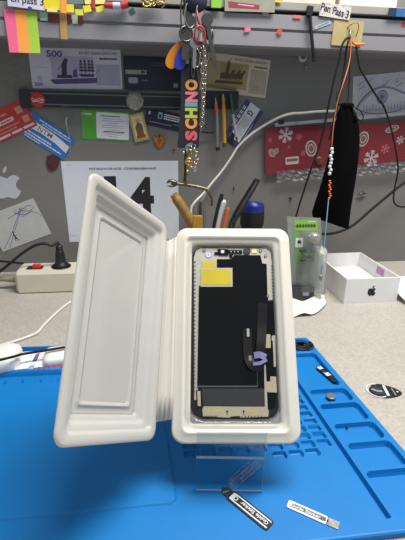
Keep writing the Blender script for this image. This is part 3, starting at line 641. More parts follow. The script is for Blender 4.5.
# ------------------------------------------------------------------ red gift bag behind film
GM, gw, gh = wall_frame([(262.5, 124), (428, 108), (428, 164), (262.5, 180)], .009)
RB = thing('gift_bag', 'red snowflake patterned gift bag in clear film along the right wall', 'gift bag', GM)
REDB = mat('gift_red', '#800a22', .75, vary=.08, scale=40); SNW = mat('gift_white', '#cdbfc0', .6); BRN = mat('gift_brown', '#7a5a44', .6); PNK = mat('gift_pink', '#c66a7c', .6)
def gpt(px, py): return inq(GM, px, py, VW - .009)
mb = MB()
def gp(l): return [gpt(*p) for p in l]
mb.prism(gp([(265, 128), (300, 126.5), (330, 125.5), (370, 124), (428, 118), (428, 158), (370, 164), (330, 167), (300, 169), (276, 174), (265.5, 175)])[::-1], -.004, .0005, REDB)
def flake(px, py, r, m, n=6):
    x, y = gpt(px, py)
    for k in range(n):
        t = k * 2 * PI / n + .3; ax, ay = math.cos(t), math.sin(t)
        mb.stroke([(x, y), (x + ax * r, y + ay * r)], r * .16, .0007, m, None, 0)
        for q in (.45, .7):
            for s_ in (-1, 1): a = t + s_ * .8; mb.stroke([(x + ax * r * q, y + ay * r * q), (x + ax * r * q + math.cos(a) * r * .34, y + ay * r * q + math.sin(a) * r * .34)], r * .13, .0007, m, None, 0)
for a in ((285.5, 135, .014, SNW), (299, 137, .006, PNK), (371, 158, .015, SNW), (385, 149, .009, PNK), (303, 153, .005, PNK), (270, 140, .004, PNK), (352, 130, .006, PNK), (400, 140, .008, SNW), (289, 147, .003, PNK)): flake(*a)
def bread(px, py, rx, ry, rot, hole=True):
    x, y = gpt(px, py)
    for s_, m, z in ((1.0, SNW, .0006), (.82, BRN, .00075), (.55, SNW, .0009), (.42, BRN, .00105)):
        mb.flat([(x + s_ * (rx * math.cos(t) * math.cos(rot) - ry * math.sin(t) * math.sin(rot)), y + s_ * (rx * math.cos(t) * math.sin(rot) + ry * math.sin(t) * math.cos(rot))) for t in [i * PI / 12 for i in range(24)]], z, m)
bread(311, 148.5, .011, .015, .2); bread(363, 139, .011, .014, -.3); bread(392, 129, .014, .006, .2); bread(272, 153, .006, .008, .6); bread(276.5, 151, .004, .005, 0)
x, y = gpt(292, 160.5); mb.prism(rrect(.026, .014, .002, 3, x, y), .0004, .0008, SNW); mb.prism(rrect(.022, .005, .001, 3, x, y + .001), .0008, .001, BRN)
mb.build('gift_paper', RB)
FILM = clear('bag_film', '#f0f0f0', .2, .015, .012, .3); mb = MB(); nx, ny = 40, 9; rr = []
TL, TR, BR, BL = gpt(262.5, 119.5), gpt(428, 103), gpt(428, 172), gpt(263, 179.5)
for j in range(ny + 1):
    row = []
    for i in range(nx + 1):
        s_, t = i / nx, j / ny; x = (TL[0] * (1 - s_) + TR[0] * s_) * (1 - t) + (BL[0] * (1 - s_) + BR[0] * s_) * t; y = (TL[1] * (1 - s_) + TR[1] * s_) * (1 - t) + (BL[1] * (1 - s_) + BR[1] * s_) * t
        row.append((x, y, .0034 + .0013 * math.sin(s_ * 38 + 5 * t) * (1 if t > .75 or t < .15 else .35) + .0012 * math.sin(s_ * 91 + 11 * t) * (t > .75)))
    rr.append(row)
mb.loft(rr, FILM, closed=False, smooth=True); mb.build('film', RB)
mb = MB(); x, y = gpt(342, 119); mb.box((x, y, .004), (.26, .006, .0008), clear('film_fold', '#e4e4e4', .2, .35)); mb.build('film_fold', RB)
mb = MB(); rr = []
for j in range(6):
    row = []
    for i in range(61):
        s_ = i / 60; a_, b_ = gpt(276 + 150 * s_, 171 - 12 * s_ + j * 2.2); row.append((a_, b_, .005 + .0022 * math.sin(i * 1.9 + j * 1.3) + .0016 * math.sin(i * .8 + j * 2.7)))
    rr.append(row)
mb.loft(rr, clear('film_crumple', '#d9d9da', .35, .12), closed=False); mb.build('crumpled_film_edge', RB)
x, y = gpt(280.5, 122); mb = MB(); mb.prism(rrect(.0095, .008, .001, 2, x, y), .004, .0062, M_['black']); mb.build('clip', RB)
x, y = gpt(318, 160); mb = MB(); mb.ball((x, y, .006), .008, mat('seal_brown', '#5c3d20', .3, vary=.5, scale=300), None, (1, 1, .5)); mb.build('seal', RB)

# ------------------------------------------------------------------ cords
def cord(name, pts, r, m, label, cat='cable', n=8, sn=6, group=None):
    b = MB(); b.tube([at_v(x, y, v) for x, y, v in pts], r, m, n, sn); return tag(b.build(name, world=True), label, cat, group)
BC = mat('cord_black', '#131316', .6, spec=.3); WC = mat('cord_white', '#d3d0c8', .5)
cord('cable', [(335, 111, .756), (318, 111.5, .756), (302, 113, .757), (292, 113.5, .758), (280, 117, .760), (264, 125.5, .772), (249, 136, .772), (238, 147, .772), (231, 158, .772), (222, 171, .772), (212, 183, .770), (203, 194, .765), (195, 202, .758), (191, 210, .755), (194, 226, .75), (204, 240, .745)], .0022, WC, 'white cable arching over the wall from the red bag to the tools')
cord('cable', [(420, 172, .755), (405, 182, .755), (390, 194, .755), (372, 209, .755), (354, 224.5, .752), (340, 231.5, .75), (326, 234, .748), (312, 232, .745), (303, 226, .742), (298, 234, .72), (296, 262, .66), (294, 288, .62)], .0027, BC, 'thick black cable sweeping behind the black pouch towards the right edge')
cord('cable', [(197, 130, .76), (203, 132, .772), (214, 133, .775)], .0012, BC, 'short thin black wire behind the hanging tweezers')
cord('cable', [(-30, 259, .755), (10, 262, .757), (40, 265.5, .758), (75, 268, .758), (110, 270, .757)], .0022, BC, 'black cable lying along the wall behind the power strip')

# hook plate and what hangs from it
HM, hw, hh = wall_frame([(333.5, 19.5), (362.5, 21.5), (362, 47), (331.5, 45)], .0012, VR)
HP = thing('adhesive_hook', 'square beige adhesive hook on the rail holding cords', 'hook', HM)
mb = MB(); mb.prism(rrect(hw, hh, .002, 3), -.0006, .0010, mat('hook_beige', '#a89a6a', .55)); mb.build('backing', HP)
mb = MB(); mb.tube([HM.inverted() @ at_v(x, y, VR - d) for x, y, d in ((347, 28, .002), (352, 24, .007), (356.5, 22.5, .009), (358.5, 25.5, .010), (358, 31, .010), (355.5, 37, .008))], .0007, mat('hook_brass', '#8c7a4a', .35, .8), 6); mb.tube([HM.inverted() @ at_v(x, y, VR - d) for x, y, d in ((350, 29, .003), (350.3, 33, .008), (350, 40, .010), (348, 40.5, .014))], .0013, M_['steel'], 8); mb.build('hook', HP)
vh = VR - .013; vp = VR - .022
cord('hanging_cord', [(349.5, 37, vh), (345, 40, vh), (341.5, 47, vh), (339, 60, vh), (334, 80, vh), (328.5, 105, vh), (321, 140, vh), (310, 172, vh), (301.5, 198, vh), (297, 213, vh - .002), (292.5, 228, vh - .004), (288, 240, vh - .01)], .0017, BC, 'black cord hanging from the hook, leftmost beside the orange thread', 'cord')
cord('hanging_cord', [(350, 37, vh + .002), (346.5, 48, vh), (344.5, 66, vh), (341, 88, vp - .010), (336.5, 108, vp - .019), (333, 124, vp - .021), (329.5, 140, vp - .020)], .0015, mat('cord_navy', '#181b22', .9, spec=.1), 'second black cord from the hook running down to the pouch edge', 'cord')
cord('hanging_cord', [(356, 44, vh), (357.3, 54, vh), (360, 68, vh), (369, 84, vh), (377, 97, vh + .01), (384, 107, vh + .02), (391, 128, vh + .03), (396, 152, vh + .04), (398, 170, vh + .05), (394, 192, vh + .05), (394.5, 203, vh + .05), (402, 207, vh + .05), (415, 205, vh + .05)], .0016, BC, 'black cord hanging in front of the eye drawing and curling at right', 'cord')
# orange clip
mb = MB(); mb.tube([at_v(x, y, VR - .015) for x, y in ((352.6, 38.5), (353.2, 43), (357, 44.5), (362, 44.2), (365.5, 43.4))], [.0007, .0016, .0021, .0017, .0008], mat('orange_rubber', '#dd7324', .5), 8)
mb.tube([at_v(x, y, VR - .0145) for x, y in ((354, 44), (357, 46.2), (360, 46))], .0010, mat('orange_rubber', '#dd7324', .5), 8); tag(mb.build('orange_knot', world=True), 'orange knotted end of a band on the beige hook', 'band')
# thread pendant
vt = VR - .046
TH = thing('thread_pendant', 'orange and blue thread with white beads hanging in front of the pouch', 'pendant', at_v(321, 280, vt))
def part_tube(parent, name, pts, r, m, n=6, sn=6):
    b = MB(); b.tube([at_v(*p) for p in pts], r, m, n, sn); return b.build(name, parent, world=True)
THO = mat('thread_orange', '#c8703e', .6)
part_tube(TH, 'thread', [(350.7, 38, VR - .021), (350.6, 52, VR - .024), (348.5, 66, VR - .03), (343, 84, vt), (338, 100, vt), (334, 122, vt), (331.8, 146, vt)], .0007, THO)['label'] = 'orange thread'
for i in range(8):
    b = MB(); o = at_v(331.8 - i * .28 + .7 * math.sin(i * 2.3), 149.0 + i * 3.5, vt); b.ball(o, .0029, mat('bead_white', '#d5d3d0', .35), None, (1, 1, 1.05)); b.build('bead', TH, world=True)
for i in range(9):
    b = MB(); o = at_v(329.8 + .6 * math.sin(i * 2.1), 181 + i * 2.1, vt); b.ball(o, .0019, mat('thread_bright_orange', '#e56a1c', .6), None, (1.1, 1, .8)); b.build('knot', TH, world=True)
part_tube(TH, 'thread', [(328.8, 198, vt), (327.5, 210, vt - .012), (325.5, 232, vt - .035), (323, 258, vt - .06), (321.3, 274, vt - .070)], .0010, mat('thread_blue', '#4d7796', .6))['label'] = 'pale blue thread'
b = MB(); b.ball(at_v(320.8, 278, vt - .072), .0042, mat('pendant_grey', '#84807a', .35, .3, vary=.2, scale=300), None, (.85, .5, 1.25)); b.build('drop', TH, world=True)
# pouch
vp = VR - .022
PC = thing('drawstring_pouch', 'black fabric drawstring pouch hanging over the red gift bag', 'pouch', at_v(335, 225, vp))
FAB = mat('pouch_black', '#040406', 1, vary=.2, scale=90, bump=.3, spec=.1)
sec = [(108, 340, 352.5, .006), (112, 338, 355, .008), (117, 336.8, 357, .009), (124, 335.3, 358, .011), (135, 333.2, 359.3, .013), (150, 330, 359, .015), (170, 325.5, 356.5, .016), (190, 319.5, 353, .015), (204, 314.5, 350.5, .012), (212, 312.0, 349.6, .008), (217, 312.6, 348.6, .005)]
rr = []
for k, (y, xa, xb, d) in enumerate(sec):
    A_, B_ = at_v(xa, y, vp), at_v(xb, y + (12.5 * (k / 10) ** 3 if k > 5 else 0), vp); row = []
    for i in range(28):
        t = 2 * PI * i / 28; s_ = .5 - .5 * math.cos(t); wr = 1 + (.35 * math.sin(9 * t) if k < 4 else .10 * math.sin(5 * t + k * .4))
        row.append(tuple(A_.lerp(B_, s_) - V * (d * math.sin(t) * wr)))
    rr.append(row)
b = MB(); b.loft(rr, FAB, True, True, smooth=True); b.build('bag', PC, world=True)
rr = []
for y, xa, xb, d in ((108.5, 340.2, 352.3, .006), (106, 339.5, 354, .008), (103.5, 340.5, 353, .007), (103, 343, 351, .003)):
    A_, B_ = at_v(xa, y, vp), at_v(xb, y, vp); rr.append([tuple(A_.lerp(B_, .5 - .5 * math.cos(2 * PI * i / 24)) - V * (d * math.sin(2 * PI * i / 24) * (1 + .3 * math.sin(7 * 2 * PI * i / 24)))) for i in range(24)])
b = MB(); b.loft(rr, FAB, True, True, smooth=True); b.build('gathered_neck', PC, world=True)
part_tube(PC, 'drawstring', [(350.4, 42, VR - .0185), (349.6, 70, VR - .0185), (348.6, 92, VR - .018), (347.5, 106, vp)], .0010, BC)
part_tube(PC, 'drawstring', [(352, 107, vp - .008), (358, 109, vp - .010), (363, 115, vp - .010), (362, 121, vp - .010), (357, 118, vp - .012), (353, 111, vp - .010)], .0009, BC)
part_tube(PC, 'drawstring', [(341, 108, vp - .006), (337.5, 101, vp - .008), (337, 94, vp - .004), (338.5, 92, vp)], .0012, BC)

# ------------------------------------------------------------------ lanyard, chains, keys
vl = VR - .030
LY = thing('lanyard', 'black wide lanyard lettered OSCHINO in bright colours with gold clip', 'lanyard', at_v(190, 178, vl))
STRAP = mat('strap_black', '#12131c', .7, bump=.3, scale=200)
LM, lw, lh = frame_of([at_v(181.5, 58, vl), at_v(199, 58, vl), at_v(198.6, 147, vl), at_v(177.6, 147, vl)], -V)
b = MB(); secs = [(58, 181.8, 194), (64, 181.3, 195.5), (80, 181, 198), (110, 180.5, 199.2), (135, 178.5, 199.3), (145, 177.3, 198.9), (147.6, 178, 198), (148, 180, 196)]
rr = []
for y, xa, xb in secs:
    A_, B_ = at_v(xa, y, vl), at_v(xb, y, vl); rr.append([tuple(A_ - V * .0012), tuple(B_ - V * .0012), tuple(B_ + V * .0012), tuple(A_ + V * .0012)])
b.loft(rr, STRAP, True, True); b.build('strap', LY, world=True)
lt = [('O', 85, '#d8964a'), ('N', 97, '#d0727c'), ('I', 104.6, '#5d98ac'), ('H', 113, '#a9b83e'), ('C', 124, '#d68a46'), ('S', 135.5, '#c9545c'), ('O', 146, '#52768e')]
b = MB()
for ch, y, colr in lt:
    o = at_v(191.2 if y > 100 else 191.5, y, vl - .0014); M = Matrix.Translation(o) @ Matrix((Z, -U, -V)).transposed().to_4x4()
    if ch == 'O' and y > 140:
        vsx = [(.0062 * math.cos(t * PI / 10), .0076 * math.sin(t * PI / 10)) for t in range(-1, 12)]
        b.stroke([(x - .003, yy) for x, yy in vsx], .0035, .0003, mat('letter_' + colr[1:], colr, .6), M)
    else: b.text(ch, 0, 0, .0058 if ch == 'I' else (.0155 if ch == 'O' else .0148), .0190 if ch != 'I' else .019, .0003, mat('letter_' + colr[1:], colr, .6), 0, .06 if ch != 'I' else .03, M)
b.build('lettering', LY, world=True)
b = MB(); b.prism(rrect(.009, .006, .002, 4), 0, .0016, mat('lime_spot', '#7db04e', .5), Matrix.Translation(at_v(185.8, 61.5, vl - .0014)) @ Matrix((U, Z, -V)).transposed().to_4x4()); b.build('tab', LY, world=True)
b = MB(); b.tube([at_v(x, y, vl) for x, y in ((186.2, 147), (185.6, 158), (185.2, 170), (184.8, 181))], [.0016, .0026, .0020, .0024], mat('clip_brass', '#4d4128', .35, .8), 8); b.build('clip', LY, world=True)
CHM = mat('charm_gold', '#c6a964', .25, 1)
o = at_v(189, 161.8, vl - .006); M = Matrix.Translation(o) @ Matrix((U, Z, -V)).transposed().to_4x4()
CH = thing('charm_cluster', 'cluster of gold charms with a round wheel below the black lanyard', 'charm', M)
b = MB(); b.torus((0, 0, 0), .0052, .0016, CHM); [b.tube([(0, 0, 0), (.005 * math.cos(t * PI / 3), .005 * math.sin(t * PI / 3), 0)], .0009, CHM, 6, 0) for t in range(6)]; b.ball((0, 0, .0008), .0021, CHM); b.build('wheel', CH)
def chain(parent, name, pts, L, r, m, wob=1):
    P = smooth_path([at_v(*p) for p in pts], 12); acc = 0; nxt = 0; k = 0; b = MB()
    for i in range(len(P) - 1):
        seg = (P[i + 1] - P[i]).length
        while nxt <= acc + seg:
            p = P[i].lerp(P[i + 1], (nxt - acc) / seg); t = (P[i + 1] - P[i]).normalized(); s_ = (t.cross(V)).normalized()
            n_ = (s_ * math.cos(.5 + k * 1.45) + t.cross(s_) * math.sin(.5 + k * 1.45)); M = Matrix.Translation(p) @ Matrix((n_, t, n_.cross(t))).transposed().to_4x4()
            b.torus((0, 0, 0), L * .36, r, m, M, L * .62, 12, 5); nxt += L; k += 1
        acc += seg
    return b.build(name, parent, world=True)
chain(CH, 'chain', [(187.5, 148, vl), (186.6, 158, vl), (186.8, 176, vl)], .0055, .0009, CHM); chain(CH, 'chain', [(194, 146, vl), (196, 158, vl - .004), (195.5, 169, vl - .004), (192, 167, vl - .006)], .0060, .0010, M_['steel'])
chain(CH, 'chain', [(190.5, 148, vl - .003), (192, 155, vl - .005)], .0058, .0010, CHM)
for i, (x, y) in enumerate(((183.5, 153), (196.8, 153), (194.5, 163), (187.2, 171.5), (194.8, 168), (198, 160))): b = MB(); b.ball(at_v(x, y, vl - .005), .0022, CHM if i % 2 else M_['steel'], None, (1, .7, 1.2)); b.build('bead', CH, world=True)
NK = thing('neck_chain', 'long silver chain hanging right of the black lanyard', 'chain', at_v(203, 128, vl))
chain(NK, 'chain', [(200, 40, vl - .006), (201, 62, vl - .006), (202.5, 78, vl - .006), (202.8, 100, vl - .004), (202.2, 116, vl - .004), (200.6, 131, vl)], .0068, .00115, mat('chain_silver', '#b4aa9c', .25, 1))
chain(NK, 'chain', [(203, 44, vl - .010), (205.5, 62, vl - .008), (204.6, 84, vl - .006), (203.6, 104, vl - .006), (203.2, 122, vl - .002)], .0062, .0010, mat('chain_silver', '#b4aa9c', .25, 1))
# key bunch
KBN = thing('key_bunch', 'bunch of steel keys and clips hanging above the black lanyard', 'keys', at_v(193, 70, vl))
def blade(x, y, L, ang, w, nm, m=M_['steel'], vv=vl - .006):
    o = at_v(x, y, vv); d = (Z * -math.cos(ang) + U * math.sin(ang)); s_ = d.cross(V).normalized(); M = Matrix.Translation(o) @ Matrix((s_, d, s_.cross(d))).transposed().to_4x4(); b = MB()
    b.prism(circle(w, 16, 0, 0), -.001, .001, m, M); pts = [(-w * .38, w * .7), (w * .38, w * .7)] + [(w * (.38 - .18 * (i % 2)), w + (L - w) * i / 7) for i in range(1, 7)] + [(0, L), (-w * .38, L - w * .4)]
    b.prism(pts, -.0009, .0009, m, M); b.torus((0, 0, .0011), w * .4, w * .15, M_['dark_steel'], M); return b.build(nm, KBN, world=True)
blade(190.5, 22, .052, -.12, .0085, 'key', M_['dark_steel']); blade(203, 30, .050, .10, .0080, 'key'); blade(207, 20, .058, .22, .0085, 'key', M_['dark_steel'], vl - .010); blade(195, 43, .034, -.02, .0075, 'key', M_['steel'], vl - .014); blade(184.5, 33, .036, -.05, .0080, 'key', M_['dark_steel'])
def ring(x, y, R, r, m, nm, ry=None, par=None, vv=vl - .008, tilt=.3):
    M = Matrix.Translation(at_v(x, y, vv)) @ Matrix((U, Z, -V)).transposed().to_4x4() @ Matrix.Rotation(tilt, 4, 'Y'); b = MB(); b.torus((0, 0, 0), R, r, m, M, ry); return b.build(nm, par or KBN, world=True)
blade(210, 36, .046, .26, .0062, 'key', M_['dark_steel'], vl - .004); blade(187.5, 12, .050, -.06, .0075, 'key', M_['dark_steel'], vl - .002); blade(199, 50, .036, .08, .0065, 'key', M_['dark_steel'], vl - .002)
ring(190.3, 15, .0085, .0011, M_['steel'], 'ring', .016); ring(186, 34, .0095, .0016, M_['dark_steel'], 'ring'); ring(200.5, 14, .0085, .0011, M_['steel'], 'ring', .014, tilt=.7); ring(183.5, 14, .004, .0011, M_['dark_steel'], 'ring', .022, tilt=-.3); ring(208, 33, .0035, .0010, M_['dark_steel'], 'ring', .022); ring(197, 58, .0045, .0011, M_['steel'], 'ring', .012); ring(193, 66, .004, .0010, M_['dark_steel'], 'ring', .016, tilt=.9)
ring(212, 44, .0025, .0008, M_['steel'], 'ring', .018, tilt=.5)
# red carabiner
CBN = thing('red_carabiner', 'red carabiner with a grey core hanging among the keys', 'carabiner', at_v(198, 45, vl - .018))
ring(199.8, 35, .0080, .0016, mat('carabiner_red', '#9c2c2c', .35), 'loop', .0112, CBN, vl - .018, .3)
part_tube(CBN, 'strap', [(196.5, 9, vl - .012), (198.2, 18, vl - .016), (200.5, 26, vl - .018)], .0015, mat('carabiner_red', '#a83a38', .35)); part_tube(CBN, 'core', [(200.8, 33, vl - .020), (200.4, 42, vl - .020)], [.0030, .0052, .0050], M_['steel'], 10)
# coloured fobs
def fob(x0, y0, x1, y1, w, m, nm, label, vv):
    A_, B_ = at_v(x0, y0, vv), at_v(x1, y1, vv); d = (B_ - A_); L = d.length; d.normalize(); s_ = d.cross(V).normalized(); M = Matrix.Translation(A_) @ Matrix((s_, d, s_.cross(d))).transposed().to_4x4(); b = MB()
    b.prism([(p.x, p.y) for p in smooth_path([(x * w, y * L, 0) for x, y in ((-.55, .0), (0, -.05), (.55, 0), (.9, .3), (1, .6), (.75, .92), (0, 1.03), (-.75, .92), (-1, .6), (-.9, .3), (-.55, 0))], 4)][:-1], -.0022, .0022, m, M); return tag(b.build(nm, world=True, bevel=.001), label, 'key fob', 'key fobs')
fob(182.5, 43.5, 168.5, 67, .0100, mat('fob_orange', '#c98018', .35), 'key_fob', 'orange drop shaped key fob left of the keys', vl + .004); fob(184, 48, 178.2, 69, .0085, mat('fob_blue', '#26309a', .35), 'key_fob', 'dark blue drop shaped key fob beside the orange one', vl - .001)
# navy round purse at the top
b = MB(); b.ball(at_v(195.2, 1, vl - .004), .0175, mat('purse_navy', '#1c1f33', .6), None, (1, .6, .88)); PU_ = tag(b.build('pompom_purse', world=True), 'dark navy round purse hanging at the top above the keys', 'purse')
b = MB(); b.tube([at_v(x, y, vl - .002) for x, y in ((183.5, -6), (186, 4), (190, 10), (196, 12.5), (201, 10.5), (206, 3), (207, -6))], .0012, M_['steel'], 8); b.build('zipper', PU_, world=True)

# tweezers and pens on a magnet holder
HB = thing('tool_holder', 'dark blue magnetic holder behind the tweezers under the brown banknote', 'tool holder', wall_frame([(206, 90), (238, 92), (238, 108.5), (206, 109.5)], .0075)[0])
b = MB(); hM, hw2, hh2 = wall_frame([(206, 90), (238, 92), (238, 108.5), (206, 109.5)], .0075); b.prism(rrect(hw2, hh2, .002, 3), -.0068, .004, mat('holder_blue', '#161a2a', .5)); b.build('block', HB)
vt2 = VW - .019
def tool(name, label, cat, parts):
    t = thing(name, label, cat, at_v(*parts[-1][1][-1]))
    for nm, pts, r, m in parts: b = MB(); b.tube([at_v(*p) for p in pts], r, m, 10, 4); b.build(nm, t, world=True)
    return t
tool('tweezers', 'steel tweezers with an orange grip and black tip in the holder', 'tweezers', [('tip', [(215.5, 97, vt2), (216, 104, vt2)], [.0006, .0022], M_['steel']), ('grip', [(215.8, 104, vt2), (217, 113, vt2)], [.0032, .0048, .0036], mat('grip_orange', '#b4683a', .5)), ('body', [(217, 112, vt2), (217.3, 130, vt2), (217.4, 147, vt2)], [.0028, .0030, .0022], mat('tool_grey', '#8c908c', .35, .6)), ('end_cap', [(217.5, 147, vt2), (218, 150.5, vt2)], [.0036, .0050, .0042], M_['black'])])
tool('tweezers', 'yellow tweezers in the holder between the grey one and green pen', 'tweezers', [('tip', [(223, 94, vt2), (223.3, 98, vt2)], [.001, .0018], M_['yellow']), ('body', [(223.2, 97, vt2), (224, 120, vt2), (224.6, 143, vt2)], [.0028, .0036, .0034], mat('tool_yellow', '#b58a1e', .4)), ('end_cap', [(224.6, 143, vt2), (224.8, 147, vt2)], [.003, .0034], mat('tool_dark', '#3a362e', .5))])
tool('pen', 'green pen with a pale barrel slanting over the purple card', 'pen', [('cap', [(230.5, 93, vt2), (233, 114, vt2)], [.0026, .0030], mat('pen_green', '#2c5a3c', .4)), ('barrel', [(233, 114, vt2), (236.4, 137, vt2)], [.0028, .0026], mat('pen_grey', '#9aa2a0', .4)), ('tip', [(236.4, 137, vt2), (237.4, 142, vt2)], [.0026, .0008], M_['dark_steel'])])

# ------------------------------------------------------------------ things on the bench
def corner_box(pts, z):
    return [on_table(*p, z) for p in pts]
# power strip
PSM = BENCH.copy(); o = on_table(17.5, 294, 0); PSM = Matrix.Translation(o) @ BENCH
PS = thing('power_strip', 'cream power strip with a lit red switch against the wall at left', 'power strip', PSM)
CRM = mat('strip_cream', '#c9c3b2', .45, vary=.02)
mb = MB(); rr = []
prf = [(0, .002), (0, .034), (.003, .0385), (.047, .0385), (.05, .034), (.05, .002), (.047, 0), (.003, 0)]
for x, s_ in ((-.002, .80), (0, .9), (.003, 1), (.197, 1), (.20, .9)): rr.append([(x, .025 + (y - .025) * s_, .019 + (z - .019) * s_) for y, z in prf])
mb.loft(rr, CRM, True, True); mb.build('body', PS)
mb = MB(); mb.lathe([(.0085, 0), (.0085, .004), (.0070, .006), (.0065, .014), (.0045, .028), (.0042, .05)], mat('gland_olive', '#8d8a72', .5), Matrix.Translation((-.001, .025, .019)) @ Matrix.Rotation(-PI / 2, 4, 'Y'), 16); mb.build('cable_gland', PS)
mb = MB(); mb.prism(rrect(.026, .017, .002, 3, .028, .022), .0383, .0395, M_['black']); mb.build('switch_frame', PS)
mb = MB(); mb.prism(rrect(.013, .010, .002, 3, .031, .022), .0390, .0445, mat('switch_red', '#a01a16', .25, emit=('#ff2010', .25))); mb.build('switch', PS, bevel=.001)
for x in (.071, .113, .155):
    mb = MB(); mb.lathe([(.0165, .0385), (.0165, .0402), (.0150, .0402), (.0145, .0389), (1e-5, .0389)], M_['black'] if x == .071 else CRM, Matrix.Translation((x, .025, 0)), 24); s_ = mb.build('socket', PS)
    if x != .071:
        mb = MB()
        for dx in (-.0095, .0095): mb.lathe([(.0022, .0389), (.0022, .0392), (1e-5, .0392)], M_['black'], Matrix.Translation((x + dx, .025, 0)), 10)
        mb.build('pin_hole', s_)
PLM = PSM @ Matrix.Translation((.071, .025, .0403))
PL = thing('power_plug', 'black plug and cord standing in the cream power strip', 'plug', PLM)
mb = MB(); mb.lathe([(.0130, 0), (.0130, .003), (.0095, .005), (.0085, .012), (.0078, .020), (.0068, .026), (.0045, .030), (.0042, .037), (1e-5, .037)], M_['black'], None, 18); mb.build('plug_body', PL)
mb = MB()
for k in range(4): mb.torus((0, 0, .027 + k * .0026), .0052, .0011, M_['black'])
mb.build('strain_relief', PL)
inv = PLM.inverted(); mb = MB(); mb.tube([(0, 0, .036), (-.002, 0, .042)] + [inv @ at_v(x, y, .69) for x, y in ((52, 245.5), (44, 243.5), (34, 246), (22, 253.5), (8, 265), (-10, 279))], .0024, M_['rubber']); mb.build('cord', PL)

# white cable on the bench
mb = MB(); mb.tube([on_table(x, y, .0022) for x, y in ((-15, 349), (0, 345.5), (14, 341.5), (30, 336), (38, 332), (43, 326), (52, 317), (62, 308), (72, 301), (86, 293))], .0021, WC); tag(mb.build('cable', world=True), 'white cable lying on the bench left of the case', 'cable')
# white charger at left edge
CM = Matrix.Translation(on_table(3, 366, MZ)) @ BENCH @ Matrix.Rotation(rad(8), 4, 'Z')
mb = MB(); rr = []
for z, s_ in ((0, .90), (.002, .97), (.008, 1), (.013, .95), (.017, .82), (.0195, .6), (.0202, .3)): rr.append([(x * s_, y * s_, z) for x, y in rrect(.040, .052, .015, 6, 0, .012)])
mb.loft(rr, M_['white'], True, True, smooth=True); tag(mb.build('charger', mw=CM @ Matrix.Translation((-.001, 0, -.0042))), 'rounded white charger at the left edge in the mat tray', 'charger')
# leaflet boxes in back channel
LFM, lfw, lfh = desk_frame([(25, 352), (92, 347.5), (88, 362), (9, 372.5)], .0042)
# printed white card
mb = MB(); mb.prism(rrect(lfw, lfh, .001, 2), -.0016, .0016, M_['paper'])
PBL = mat('print_blue', '#3b5fa8', .5); PRD = mat('print_red', '#c0473c', .5)
def dsk(M, px, py, z): q = M.inverted() @ on_table(px, py, z); return (q.x, q.y)
def dpoly(mbx, M, pts, z, zz, m): mbx.flat([dsk(M, *p, z) for p in pts][::-1], zz, m)
dpoly(mb, LFM, [(36, 354), (40, 353.6), (36.5, 361), (32, 362)], .0058, .0017, PBL); dpoly(mb, LFM, [(37, 353.6), (40.3, 353.2), (38.6, 356.2), (35.4, 356.8)], .0058, .0018, PRD); dpoly(mb, LFM, [(29, 366), (35, 364.5), (33, 370.5), (26.5, 371.3)], .0058, .0017, mat('print_pale_blue', '#8fa6d0', .5)); dpoly(mb, LFM, [(36, 367.5), (62, 364.5), (61, 367.6), (35, 370.2)], .0058, .0017, PRD)
for k in range(5): dpoly(mb, LFM, [(38 + k * 5, 367.2 - k * .6), (40.5 + k * 5, 367 - k * .6), (40 + k * 5, 369.4 - k * .6), (37.4 + k * 5, 369.8 - k * .6)], .0058, .0018, PBL)
tag(mb.build('printed_leaflet', mw=LFM), 'white leaflet with red and blue print in the tray left of the case', 'leaflet')
WPM, wpw, wph = desk_frame([(48, 351), (90, 346), (86, 360), (40, 366)], .0085)
mb = MB(); rr = []
for z, s_ in ((-.0025, .97), (-.0005, 1), (.0035, .98), (.0060, .9), (.0070, .72)): rr.append([(x * s_, y * s_, z) for x, y in rrect(wpw, wph, .006, 4)])
mb.loft(rr, M_['white'], True, True, smooth=True); tag(mb.build('white_pack', mw=WPM), 'smooth white pack lying on the printed leaflet beside the case', 'pack')
mb = MB(); mb.tube([on_table(-15, 363, .026)] + [on_table(x, y, z) for x, y, z in ((-3, 360.5, .0265), (8, 358, .0262), (16, 356, .023), (24, 353.8, .019), (45, 350.5, .019), (66, 347, .019), (90, 343, .016))], .0016, BC); tag(mb.build('cable', world=True), 'thin black cable crossing over the white charger at the left', 'cable')

# open phone box
bh_ = .0445
FL, FR, BR = on_table(347, 279, bh_), on_table(401, 277.2, bh_), on_table(355, 252.5, bh_)
ex = (FR - FL); ex.z = 0; wB = ex.length; ex.normalize(); ey = Z.cross(ex)
dB = min(.165, (BR - FR).dot(ey)); o = FL.copy(); o.z = 0
XBM = Matrix.Translation(o + ex * wB / 2) @ Matrix((ex, ey, Z)).transposed().to_4x4()
XB = thing('phone_box', 'open white phone box with a black apple mark standing right of the pouch', 'box', XBM)
BXW = mat('box_white', '#e3e3e4', .4, vary=.015); t_ = .0022
mb = MB(); mb.box((0, dB / 2, .001), (wB, dB, .002), BXW); mb.build('bottom', XB)
for nm, c_, d_ in (('wall', (0, t_ / 2, bh_ / 2 + .001), (wB, t_, bh_ - .002)), ('wall', (0, dB - t_ / 2, bh_ / 2 + .001), (wB, t_, bh_ - .002)), ('wall', (-wB / 2 + t_ / 2, dB / 2, bh_ / 2 + .001), (t_, dB - 2 * t_, bh_ - .002)), ('wall', (wB / 2 - t_ / 2, dB / 2, bh_ / 2 + .001), (t_, dB - 2 * t_, bh_ - .002))):
    mb = MB(); mb.box(c_, d_, BXW); mb.build(nm, XB, bevel=.0005)
mb = MB(); mb.box((0, dB / 2, .010), (wB - 2 * t_ - .001, dB - 2 * t_ - .001, .016), mat('box_tray', '#cfcdcb', .7)); mb.prism(rrect(.062, .11, .008, 4, 0, dB / 2), .018, .0192, mat('box_tray_light', '#d9d8d6', .7)); mb.build('inner_tray', XB)
